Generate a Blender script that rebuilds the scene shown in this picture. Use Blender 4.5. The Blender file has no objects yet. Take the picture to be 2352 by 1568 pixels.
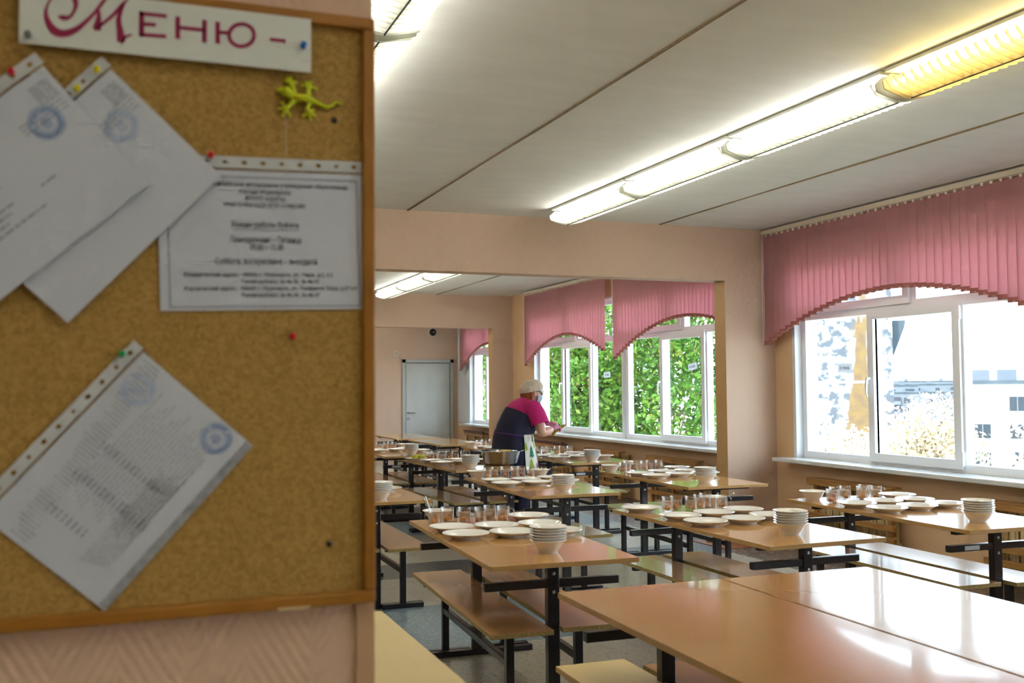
import bpy, bmesh, math, random
import numpy as np
from mathutils import Vector, Matrix, geometry
PI = math.pi
rng = random.Random(7)
scene = bpy.context.scene
COL = scene.collection
R = math.radians

# ---------------------------------------------------------------- materials
def lin(h):
    if isinstance(h, str):
        h = [int(h[i:i+2], 16)/255 for i in (0, 2, 4)]
    return tuple(c/12.92 if c <= .04045 else ((c+.055)/1.055)**2.4 for c in h) + (1.,)

def nmat(name):
    m = bpy.data.materials.new(name); m.use_nodes = True
    nt = m.node_tree; nt.nodes.clear()
    out = nt.nodes.new('ShaderNodeOutputMaterial')
    return m, nt, out

def N(nt, typ, **kw):
    n = nt.nodes.new(typ)
    for k, v in kw.items():
        if k.startswith('i_'):
            n.inputs[k[2:].replace('_', ' ')].default_value = v
        else:
            setattr(n, k, v)
    return n

def L(nt, a, b): nt.links.new(a, b)

def math_n(nt, op, a, b=None, c=None):
    n = N(nt, 'ShaderNodeMath', operation=op)
    for i, v in enumerate((a, b, c)):
        if v is None: continue
        if isinstance(v, (int, float)): n.inputs[i].default_value = v
        else: L(nt, v, n.inputs[i])
    return n.outputs[0]

def mixc(nt, fac, a, b):
    n = N(nt, 'ShaderNodeMix', data_type='RGBA')
    for s, v in ((0, fac), (6, a), (7, b)):
        if isinstance(v, (int, float)): n.inputs[s].default_value = v
        elif isinstance(v, tuple): n.inputs[s].default_value = v
        else: L(nt, v, n.inputs[s])
    return n.outputs[2]

def pmat(name, c1, c2=None, scale=8., rough=.5, metal=0., bump=0., bscale=None, coat=0., coat_r=.1, spec=.5,
         stretch=(1, 1, 1), sheen=0., trans=0.):
    """principled material whose colour wanders between c1 and c2 on a noise"""
    m, nt, out = nmat(name)
    p = N(nt, 'ShaderNodeBsdfPrincipled')
    L(nt, p.outputs[0], out.inputs[0])
    tc = N(nt, 'ShaderNodeTexCoord'); mp = N(nt, 'ShaderNodeMapping'); mp.inputs['Scale'].default_value = stretch
    L(nt, tc.outputs['Object'], mp.inputs[0])
    nz = N(nt, 'ShaderNodeTexNoise'); nz.inputs['Scale'].default_value = scale; nz.inputs['Detail'].default_value = 4
    L(nt, mp.outputs[0], nz.inputs[0])
    c1 = lin(c1); c2 = lin(c2) if c2 else tuple(min(1, v*1.08) for v in c1[:3]) + (1.,)
    rp = N(nt, 'ShaderNodeMapRange'); rp.inputs[1].default_value = .32; rp.inputs[2].default_value = .68
    L(nt, nz.outputs[0], rp.inputs[0])
    L(nt, mixc(nt, rp.outputs[0], c1, c2), p.inputs['Base Color'])
    p.inputs['Roughness'].default_value = rough; p.inputs['Metallic'].default_value = metal
    p.inputs['Coat Weight'].default_value = coat; p.inputs['Coat Roughness'].default_value = coat_r
    p.inputs['Specular IOR Level'].default_value = spec
    if sheen: p.inputs['Sheen Weight'].default_value = sheen
    if trans: p.inputs['Transmission Weight'].default_value = trans
    if bump:
        n2 = N(nt, 'ShaderNodeTexNoise'); n2.inputs['Scale'].default_value = bscale or scale*3; n2.inputs['Detail'].default_value = 3
        L(nt, mp.outputs[0], n2.inputs[0])
        b = N(nt, 'ShaderNodeBump'); b.inputs['Strength'].default_value = bump; b.inputs['Distance'].default_value = .01
        L(nt, n2.outputs[0], b.inputs['Height']); L(nt, b.outputs[0], p.inputs['Normal'])
    return m

def thin_glass(name, tint=(1, 1, 1, 1), rough=.0, gl=1.0, edge=0.0, facing=.1):
    """thin clear sheet: see-through with a fresnel reflection"""
    m, nt, out = nmat(name)
    t = N(nt, 'ShaderNodeBsdfTransparent'); t.inputs[0].default_value = tint
    g = N(nt, 'ShaderNodeBsdfGlossy'); g.inputs['Roughness'].default_value = rough
    fr = N(nt, 'ShaderNodeLayerWeight'); fr.inputs[0].default_value = .5
    f5 = math_n(nt, 'POWER', fr.outputs['Facing'], 4.5)
    sch = math_n(nt, 'ADD', math_n(nt, 'MULTIPLY', f5, 1-facing), facing)
    nz = N(nt, 'ShaderNodeTexNoise'); nz.inputs['Scale'].default_value = 3
    bp = N(nt, 'ShaderNodeBump'); bp.inputs['Strength'].default_value = .02; L(nt, nz.outputs[0], bp.inputs['Height'])
    L(nt, bp.outputs[0], g.inputs['Normal'])
    f = math_n(nt, 'MULTIPLY', sch, gl)
    mx = N(nt, 'ShaderNodeMixShader')
    L(nt, f, mx.inputs[0]); L(nt, t.outputs[0], mx.inputs[1]); L(nt, g.outputs[0], mx.inputs[2])
    L(nt, mx.outputs[0], out.inputs[0])
    return m

def cloudy(name, col, dens=.5):
    """drink: see-through tint mixed with a milky body"""
    m, nt, out = nmat(name)
    c = lin(col)
    t = N(nt, 'ShaderNodeBsdfTransparent'); t.inputs[0].default_value = tuple(.88+.11*v for v in c[:3])+(1,)
    nz = N(nt, 'ShaderNodeTexNoise'); nz.inputs['Scale'].default_value = 40
    d = N(nt, 'ShaderNodeBsdfPrincipled'); d.inputs['Roughness'].default_value = .1
    L(nt, mixc(nt, nz.outputs[0], c, tuple(v*.8 for v in c[:3])+(1,)), d.inputs['Base Color'])
    mx = N(nt, 'ShaderNodeMixShader'); mx.inputs[0].default_value = dens
    L(nt, t.outputs[0], mx.inputs[1]); L(nt, d.outputs[0], mx.inputs[2]); L(nt, mx.outputs[0], out.inputs[0])
    return m

def leaf_mat(name, cols, sc=1.2):
    m, nt, out = nmat(name)
    tc = N(nt, 'ShaderNodeTexCoord')
    nz = N(nt, 'ShaderNodeTexNoise'); nz.inputs['Scale'].default_value = sc*4; nz.inputs['Detail'].default_value = 6
    L(nt, tc.outputs['Object'], nz.inputs[0])
    cr = N(nt, 'ShaderNodeValToRGB'); L(nt, nz.outputs[0], cr.inputs[0])
    e = cr.color_ramp.elements
    e[0].position = .3; e[1].position = .7
    e[0].color = lin(cols[0]); e[1].color = lin(cols[-1])
    for k, c in enumerate(cols[1:-1]):
        q = e.new(.3+.4*(k+1)/(len(cols)-1)); q.color = lin(c)
    d = N(nt, 'ShaderNodeBsdfPrincipled'); d.inputs['Roughness'].default_value = .5
    t = N(nt, 'ShaderNodeBsdfTranslucent')
    L(nt, cr.outputs[0], d.inputs['Base Color']); L(nt, cr.outputs[0], t.inputs[0])
    mx = N(nt, 'ShaderNodeMixShader'); mx.inputs[0].default_value = .4
    L(nt, d.outputs[0], mx.inputs[1]); L(nt, t.outputs[0], mx.inputs[2]); L(nt, mx.outputs[0], out.inputs[0])
    return m

def emit(name, col, s):
    m, nt, out = nmat(name)
    e = N(nt, 'ShaderNodeEmission'); e.inputs[0].default_value = col; e.inputs[1].default_value = s
    L(nt, e.outputs[0], out.inputs[0]); return m

def wallpaper(name, c1, c2, period=.020, zig=.085, strength=.5, slope=1.35):
    """raised herringbone wallpaper: chevron ridges in the relief only"""
    m, nt, out = nmat(name)
    p = N(nt, 'ShaderNodeBsdfPrincipled'); L(nt, p.outputs[0], out.inputs[0])
    tc = N(nt, 'ShaderNodeTexCoord'); sx = N(nt, 'ShaderNodeSeparateXYZ'); L(nt, tc.outputs['Object'], sx.inputs[0])
    u = math_n(nt, 'ADD', sx.outputs[0], sx.outputs[1])
    pp = math_n(nt, 'PINGPONG', math_n(nt, 'ADD', u, 40.0), zig)
    v = math_n(nt, 'ADD', math_n(nt, 'MULTIPLY', pp, slope), sx.outputs[2])
    s = math_n(nt, 'SINE', math_n(nt, 'MULTIPLY', v, 2*PI/period))
    nz = N(nt, 'ShaderNodeTexNoise'); nz.inputs['Scale'].default_value = 1.3; nz.inputs['Detail'].default_value = 5
    L(nt, tc.outputs['Object'], nz.inputs[0])
    L(nt, mixc(nt, nz.outputs[0], lin(c1), lin(c2)), p.inputs['Base Color'])
    fade = N(nt, 'ShaderNodeTexNoise'); fade.inputs['Scale'].default_value = 6; L(nt, tc.outputs['Object'], fade.inputs[0])
    h = math_n(nt, 'MULTIPLY', s, math_n(nt, 'ADD', fade.outputs[0], .3))
    b = N(nt, 'ShaderNodeBump'); b.inputs['Strength'].default_value = strength; b.inputs['Distance'].default_value = .002
    L(nt, h, b.inputs['Height']); L(nt, b.outputs[0], p.inputs['Normal'])
    p.inputs['Roughness'].default_value = .62
    return m

def wood_top(name, c1, c2, c3, rough=.16, coat=.6):
    """printed wood laminate with long fine grain along local y"""
    m, nt, out = nmat(name)
    p = N(nt, 'ShaderNodeBsdfPrincipled'); L(nt, p.outputs[0], out.inputs[0])
    tc = N(nt, 'ShaderNodeTexCoord'); mp = N(nt, 'ShaderNodeMapping'); mp.inputs['Scale'].default_value = (45, 2.2, 45)
    oi = N(nt, 'ShaderNodeObjectInfo')
    L(nt, tc.outputs['Object'], mp.inputs[0])
    nz = N(nt, 'ShaderNodeTexNoise'); nz.noise_dimensions = '4D'; nz.inputs['Scale'].default_value = 1.6; nz.inputs['Detail'].default_value = 6
    L(nt, math_n(nt, 'MULTIPLY', oi.outputs['Random'], 30), nz.inputs['W'])
    L(nt, mp.outputs[0], nz.inputs[0])
    n2 = N(nt, 'ShaderNodeTexNoise'); n2.inputs['Scale'].default_value = 2.2; L(nt, tc.outputs['Object'], n2.inputs[0])
    a = mixc(nt, nz.outputs[0], lin(c1), lin(c2))
    L(nt, mixc(nt, math_n(nt, 'MULTIPLY', n2.outputs[0], .5), a, lin(c3)), p.inputs['Base Color'])
    p.inputs['Roughness'].default_value = rough
    p.inputs['Coat Weight'].default_value = coat; p.inputs['Coat Roughness'].default_value = .05
    b = N(nt, 'ShaderNodeBump'); b.inputs['Strength'].default_value = .03; b.inputs['Distance'].default_value = .002
    L(nt, n2.outputs[0], b.inputs['Height']); L(nt, b.outputs[0], p.inputs['Normal'])
    return m

M = {}
M['ceiling'] = pmat('ceiling_paint', 'dcdcd4', 'e2e2da', 2.5, .75, bump=.12, bscale=9, stretch=(1, 3, 1))
M['paper'] = wallpaper('peach_wallpaper', 'd2b49c', 'd6b8a0', .034, .055, .35)
M['paper_near'] = wallpaper('peach_wallpaper_near', 'd6b193', 'dcb79a', .028, .088, .2, 1.7)
M['ochre'] = pmat('ochre_gloss_paint', 'cfa468', 'd5ad74', 3, .4)
M['peach'] = pmat('peach_gloss_paint', 'e4bd90', 'e8c49a', 3, .45)
M['white_pvc'] = pmat('white_plastic', 'f2f5fa', 'f6f8fb', 4, .3)
M['jamb'] = pmat('reveal_white', 'dfe3e8', 'e6e9ec', 3, .4)
M['black_steel'] = pmat('black_enamel_steel', '17141a', '1f1b20', 20, .28, coat=.3)
M['zinc'] = pmat('zinc_bolt', 'b9bcc0', 'd0d2d4', 30, .3, .9)
M['top'] = wood_top('beech_laminate', 'c49150', 'cc9b5a', 'ba8746')
M['seat'] = wood_top('beech_bench_laminate', 'b08048', 'b98a58', 'a87a48', .22, .45)
M['birch'] = wood_top('pale_birch_laminate', 'dcc287', 'e4cb90', 'd3b87a', .35, .2)
M['edge'] = pmat('edge_band', 'b98f55', 'c39b60', 20, .4)
M['chip'] = pmat('raw_chipboard_edge', '86723f', 'b49b62', 90, .8, bump=.3)
M['china'] = pmat('white_china', 'e9e6de', 'efece6', 6, .12, coat=.4)
M['steel'] = pmat('stainless_steel', '9fa3a8', 'b6b9bd', 14, .22, 1., stretch=(1, 1, 6))
M['spoon'] = pmat('cutlery_steel', 'c2bdb0', 'd3cfc4', 20, .2, 1.)
M['glass'] = thin_glass('mug_glass', (.985, .985, .98, 1), 0.0, .9, facing=.13)
M['pane'] = thin_glass('window_glass', (.97, .985, .98, 1), 0, .5, facing=.06)
M['film'] = thin_glass('clear_plastic_film', (.985, .985, .99, 1), .08, .8, facing=.05)
M['drink_a'] = cloudy('compote_peach', 'e6cbb6', .34)
M['drink_b'] = cloudy('compote_rose', 'e4c2b8', .34)
M['drink_c'] = cloudy('compote_amber', 'e4c49a', .34)
M['fruit_a'] = pmat('apricot_flesh', 'e8861e', 'f0a030', 60, .35)
M['fruit_b'] = pmat('brown_dried_fruit', 'a06436', 'bb7c44', 60, .4)
M['fruit_c'] = pmat('red_orange_fruit', 'dc6838', 'e88850', 60, .35)
M['wood_rail'] = pmat('varnished_screen_wood', 'a0713a', 'b98a4c', 6, .4, stretch=(8, 1, 8))
M['rail_dark'] = pmat('dark_plum_wood', '5a3430', '6a403a', 8, .4)
M['radiator'] = pmat('cream_radiator_paint', 'd4bd8c', 'dcc698', 8, .35)
M['blind'] = None
M['rail_pvc'] = pmat('ivory_rail', 'd2c6ae', 'dacfb8', 5, .4)
M['chain'] = pmat('white_bead_chain', 'e0dad2', None, 5, .4)
M['louver'] = leaf_mat('lamp_white_plastic', ['d4d4ca', 'dadad0'])
M['louver_warm'] = leaf_mat('lamp_yellowed_plastic', ['d8cca4', 'e0d4b0'])
M['tray'] = pmat('lamp_tray_enamel', 'd8d9cc', 'dfe0d4', 5, .4)
M['tube'] = emit('fluorescent_tube', (1, .985, .94, 1), 10)
M['tube_warm'] = emit('warm_fluorescent_tube', (1, .80, .38, 1), 9)
M['dark'] = pmat('dark_gap', '2a2622', None, 5, .8)
M['door'] = pmat('grey_door_laminate', 'bcbfba', 'c5c8c3', 3, .45)
M['door_frame'] = pmat('grey_door_frame', 'b3b5ae', 'bcbeb8', 3, .45)
M['handle'] = pmat('satin_steel', 'a7a49c', 'b5b2aa', 10, .3, 1.)
M['black_plastic'] = pmat('black_plastic', '111113', '1a1a1c', 10, .15)
M['white_plastic'] = pmat('camera_white', 'd7cdbd', None, 10, .4)
M['paper_sheet'] = pmat('white_sheet', 'd0d3db', 'd6d9e0', 3, .7)
M['strip'] = pmat('punched_strip_plastic', 'c6c6c4', 'd0d0ce', 6, .25)
M['ink'] = pmat('printed_ink', '3a3a48', None, 5, .7)
M['ink_grey'] = pmat('faded_ink', '9a9ba4', 'a6a7ae', 5, .7)
M['toner'] = pmat('toner_smear', '8f9294', 'b6b9bb', 60, .7)
M['stamp'] = pmat('blue_stamp_ink', '6d8cbd', '94abd0', 120, .7)
M['stamp_pale'] = pmat('pale_blue_stamp_ink', '9fb2d4', 'bdc9de', 90, .7)
M['sign_card'] = pmat('sign_card', 'd9dad0', 'dedfd6', 3, .6)
M['crimson'] = pmat('crimson_paint', '8e1140', 'a01a4c', 25, .5)
M['board_frame'] = pmat('varnished_oak', '98600f', 'a86f1c', 5, .45, stretch=(3, 1, 3))
M['gecko'] = pmat('lime_rubber', 'cbd70e', 'd8e01c', 20, .45)
M['thread'] = pmat('nylon_thread', 'b9ad8a', None, 5, .4)
for nm, c in (('red', 'd01c22'), ('yellow', 'dbc81a'), ('blue', '1460b8'), ('green', '149a52'), ('black', '141414'), ('grey', '77766f')):
    M['pin_'+nm] = pmat('pin_plastic_'+nm, c, None, 8, .25)
M['apple'] = pmat('yellow_green_apple', 'c8c22a', 'd4cc45', 12, .3)
M['banana'] = pmat('banana_peel', 'b59a26', '8f7a22', 18, .5)
M['banana_flesh'] = pmat('banana_flesh', 'd9c06a', 'c9a648', 18, .5)
M['skin'] = pmat('skin', 'd9a58c', 'e0b09a', 12, .5)
M['navy'] = pmat('navy_cloth', '1b1d35', '22243e', 30, .85, bump=.25, bscale=14)
M['magenta'] = pmat('magenta_cloth', 'c0186e', 'cc2078', 30, .8, bump=.2, bscale=14)
M['purple'] = pmat('purple_tie', '6a2a8c', None, 30, .7)
M['apron'] = pmat('white_apron_cloth', 'dedcd0', 'e4e2d8', 10, .8, bump=.3, bscale=16)
M['print_green'] = pmat('print_green', '1d7a58', '2a8862', 60, .8)
M['print_lime'] = pmat('print_lime', '8fae2c', '9cba3a', 60, .8)
M['print_red'] = pmat('print_red', 'a82a44', None, 60, .8)
M['hair'] = pmat('auburn_hair', '7d3a14', 'a85420', 40, .5, stretch=(6, 6, 1))
M['glove'] = pmat('pink_glove', 'd47fae', 'dc8cb8', 20, .4)
M['cap'] = pmat('disposable_cap', 'd0c0a8', 'e6dccb', 26, .8, bump=.6, bscale=30, stretch=(3, 3, .5))
M['mask'] = pmat('pale_blue_mask', 'aac8da', None, 20, .8)
M['eyewhite'] = pmat('eye_white', 'e8e6e2', None, 20, .3)
M['tree_bark'] = pmat('tree_bark', '6b5e4c', '857662', 12, .9, bump=.5)
M['leaf_green'] = leaf_mat('green_leaves', ['28481a', '3f6c20', '64902e', '8e8a3c'], .6)
M['leaf_autumn'] = leaf_mat('pale_autumn_leaves', ['74903f', 'cdbda0', 'ded2c0', 'c9ae8c'], 1.6)
M['ground'] = pmat('outside_ground', '8a8c78', 'a4a090', .3, .9)
M['conc'] = pmat('pale_facade', '5c646d', '666c73', .4, .9)
M['conc_white'] = pmat('white_facade', 'b4b6b8', 'bcbebf', .4, .9)
M['roofing'] = pmat('grey_roofing', '3c464e', '4c565e', .4, .9)
M['win_dark'] = pmat('far_window_pane', '262e36', '303840', .5, .3)
M['sticker'] = pmat('paper_sticker', 'ccd4da', None, 5, .5)
M['label_paper'] = leaf_mat('label_paper', ['e2e6ea', 'e8ecf0'], 1)

# pink blind fabric lets daylight through
m, nt, out = nmat('pink_blind_fabric')
tc = N(nt, 'ShaderNodeTexCoord'); nz = N(nt, 'ShaderNodeTexNoise'); nz.inputs['Scale'].default_value = 120
L(nt, tc.outputs['Object'], nz.inputs[0])
c = mixc(nt, nz.outputs[0], lin('d2a6a4'), lin('d9b0ae'))
d = N(nt, 'ShaderNodeBsdfDiffuse'); t = N(nt, 'ShaderNodeBsdfTranslucent')
L(nt, c, d.inputs[0]); L(nt, mixc(nt, nz.outputs[0], lin('deaab2'), lin('e5b4bc')), t.inputs[0])
mx = N(nt, 'ShaderNodeMixShader'); mx.inputs[0].default_value = .55
L(nt, d.outputs[0], mx.inputs[1]); L(nt, t.outputs[0], mx.inputs[2]); L(nt, mx.outputs[0], out.inputs[0])
M['blind'] = m
M['hem'] = pmat('pink_blind_hem', 'a8625c', 'b06c66', 60, .8)

# cork
m, nt, out = nmat('cork')
p = N(nt, 'ShaderNodeBsdfPrincipled'); L(nt, p.outputs[0], out.inputs[0]); p.inputs['Roughness'].default_value = .85
tc = N(nt, 'ShaderNodeTexCoord')
v = N(nt, 'ShaderNodeTexVoronoi'); v.inputs['Scale'].default_value = 210; L(nt, tc.outputs['Object'], v.inputs[0])
n1 = N(nt, 'ShaderNodeTexNoise'); n1.inputs['Scale'].default_value = 60; n1.inputs['Detail'].default_value = 6; L(nt, tc.outputs['Object'], n1.inputs[0])
n2 = N(nt, 'ShaderNodeTexNoise'); n2.inputs['Scale'].default_value = 150; n2.inputs['Detail'].default_value = 3; L(nt, tc.outputs['Object'], n2.inputs[0])
sv = N(nt, 'ShaderNodeSeparateColor'); L(nt, v.outputs['Color'], sv.inputs[0])
c = mixc(nt, sv.outputs[0], lin('9a7432'), lin('c0984f'))
c = mixc(nt, math_n(nt, 'MULTIPLY', n1.outputs[0], .6), c, lin('ab8440'))
dk = N(nt, 'ShaderNodeMapRange'); dk.inputs[1].default_value = .64; dk.inputs[2].default_value = .74; L(nt, n2.outputs[0], dk.inputs[0])
c = mixc(nt, math_n(nt, 'MULTIPLY', dk.outputs[0], .7), c, lin('51391a'))
L(nt, c, p.inputs['Base Color'])
b = N(nt, 'ShaderNodeBump'); b.inputs['Strength'].default_value = .5; b.inputs['Distance'].default_value = .001
L(nt, sv.outputs[1], b.inputs['Height']); L(nt, b.outputs[0], p.inputs['Normal'])
M['cork'] = m

# floor: speckled sheet flooring laid in beige fields with dark bands, a blue-grey strip and a brown strip by the windows
m, nt, out = nmat('speckled_floor')
p = N(nt, 'ShaderNodeBsdfPrincipled'); L(nt, p.outputs[0], out.inputs[0]); p.inputs['Roughness'].default_value = .32
tc = N(nt, 'ShaderNodeTexCoord'); sx = N(nt, 'ShaderNodeSeparateXYZ'); L(nt, tc.outputs['Object'], sx.inputs[0])
X_, Y_ = sx.outputs[0], sx.outputs[1]
n1 = N(nt, 'ShaderNodeTexNoise'); n1.inputs['Scale'].default_value = 7; n1.inputs['Detail'].default_value = 6; L(nt, tc.outputs['Object'], n1.inputs[0])
mp = N(nt, 'ShaderNodeMapping'); mp.inputs['Scale'].default_value = (38, 85, 1); L(nt, tc.outputs['Object'], mp.inputs[0])
n2 = N(nt, 'ShaderNodeTexNoise'); n2.inputs['Scale'].default_value = 1; n2.inputs['Detail'].default_value = 2; L(nt, mp.outputs[0], n2.inputs[0])
def step(val, lo, hi):
    r = N(nt, 'ShaderNodeMapRange'); r.inputs[1].default_value = lo; r.inputs[2].default_value = hi; L(nt, val, r.inputs[0]); return r.outputs[0]
dfl = step(n2.outputs[0], .60, .64)
wfl = step(n2.outputs[0], .40, .36)
beige = mixc(nt, n1.outputs[0], lin('a39c8a'), lin('bdb5a2'))
beige = mixc(nt, math_n(nt, 'MULTIPLY', dfl, .85), beige, lin('3c362e'))
def bandmask(v, a, b):
    return math_n(nt, 'MULTIPLY', math_n(nt, 'GREATER_THAN', v, a), math_n(nt, 'LESS_THAN', v, b))
dark = mixc(nt, n1.outputs[0], lin('4c4a48'), lin('5e5c58'))
dark = mixc(nt, math_n(nt, 'MULTIPLY', wfl, .8), dark, lin('b8b2a6'))
blue = mixc(nt, n1.outputs[0], lin('5d7078'), lin('6e828a'))
blue = mixc(nt, math_n(nt, 'MULTIPLY', wfl, .8), blue, lin('c2c4bc'))
brown = mixc(nt, n1.outputs[0], lin('54473d'), lin('64564a'))
mp3 = N(nt, 'ShaderNodeMapping'); mp3.inputs['Scale'].default_value = (16, 42, 1); L(nt, tc.outputs['Object'], mp3.inputs[0])
n3 = N(nt, 'ShaderNodeTexNoise'); n3.inputs['Scale'].default_value = 1; n3.inputs['Detail'].default_value = 1; L(nt, mp3.outputs[0], n3.inputs[0])
brown = mixc(nt, math_n(nt, 'MULTIPLY', step(n3.outputs[0], .62, .66), .9), brown, lin('d8cec0'))
c = beige
for a, b_, cc in ((5.72, 6.9, blue), (7.95, 8.6, dark), (2.9, 3.5, dark), (12.0, 12.6, dark), (15.5, 16.1, dark), (10.2, 11.2, blue)):
    c = mixc(nt, bandmask(Y_, a, b_), c, cc)
# the blue strip is one laid patch, not a band across the room
c = mixc(nt, math_n(nt, 'MULTIPLY', bandmask(Y_, 5.72, 6.9), math_n(nt, 'GREATER_THAN', X_, 2.75)), c, beige)
c = mixc(nt, math_n(nt, 'GREATER_THAN', X_, 5.2), c, brown)
L(nt, c, p.inputs['Base Color'])
M['floor'] = m

# stained concrete panel wall of the neighbouring house
m, nt, out = nmat('stained_concrete')
p = N(nt, 'ShaderNodeBsdfPrincipled'); L(nt, p.outputs[0], out.inputs[0]); p.inputs['Roughness'].default_value = .9
tc = N(nt, 'ShaderNodeTexCoord'); sx = N(nt, 'ShaderNodeSeparateXYZ'); L(nt, tc.outputs['Object'], sx.inputs[0])
n1 = N(nt, 'ShaderNodeTexNoise'); n1.inputs['Scale'].default_value = 2.6; n1.inputs['Detail'].default_value = 8; L(nt, tc.outputs['Object'], n1.inputs[0])
mp = N(nt, 'ShaderNodeMapping'); mp.inputs['Scale'].default_value = (1.0, 1.0, .22); L(nt, tc.outputs['Object'], mp.inputs[0])
n2 = N(nt, 'ShaderNodeTexNoise'); n2.inputs['Scale'].default_value = 1.6; n2.inputs['Detail'].default_value = 8; L(nt, mp.outputs[0], n2.inputs[0])
def step2(val, lo, hi):
    r = N(nt, 'ShaderNodeMapRange'); r.inputs[1].default_value = lo; r.inputs[2].default_value = hi; L(nt, val, r.inputs[0]); return r.outputs[0]
c = mixc(nt, step2(n1.outputs[0], .42, .58), lin('b4b6b8'), lin('50565e'))
ab = math_n(nt, 'ABSOLUTE', math_n(nt, 'SUBTRACT', sx.outputs[0], .30))
lowz = math_n(nt, 'MULTIPLY', math_n(nt, 'SUBTRACT', 12.2, sx.outputs[2]), .05)
stn = math_n(nt, 'ADD', math_n(nt, 'SUBTRACT', math_n(nt, 'ADD', n2.outputs[0], .27), math_n(nt, 'MULTIPLY', ab, .42)), math_n(nt, 'MINIMUM', lowz, .12))
och = mixc(nt, step2(n1.outputs[0], .40, .60), lin('5e4218'), lin('7a6238'))
c = mixc(nt, math_n(nt, 'MULTIPLY', step2(stn, .48, .60), .92), c, och)
gz = math_n(nt, 'LESS_THAN', math_n(nt, 'PINGPONG', sx.outputs[2], 1.45), .05)
c = mixc(nt, gz, c, lin('c0c0c0'))
L(nt, c, p.inputs['Base Color'])
M['stained'] = m

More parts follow.
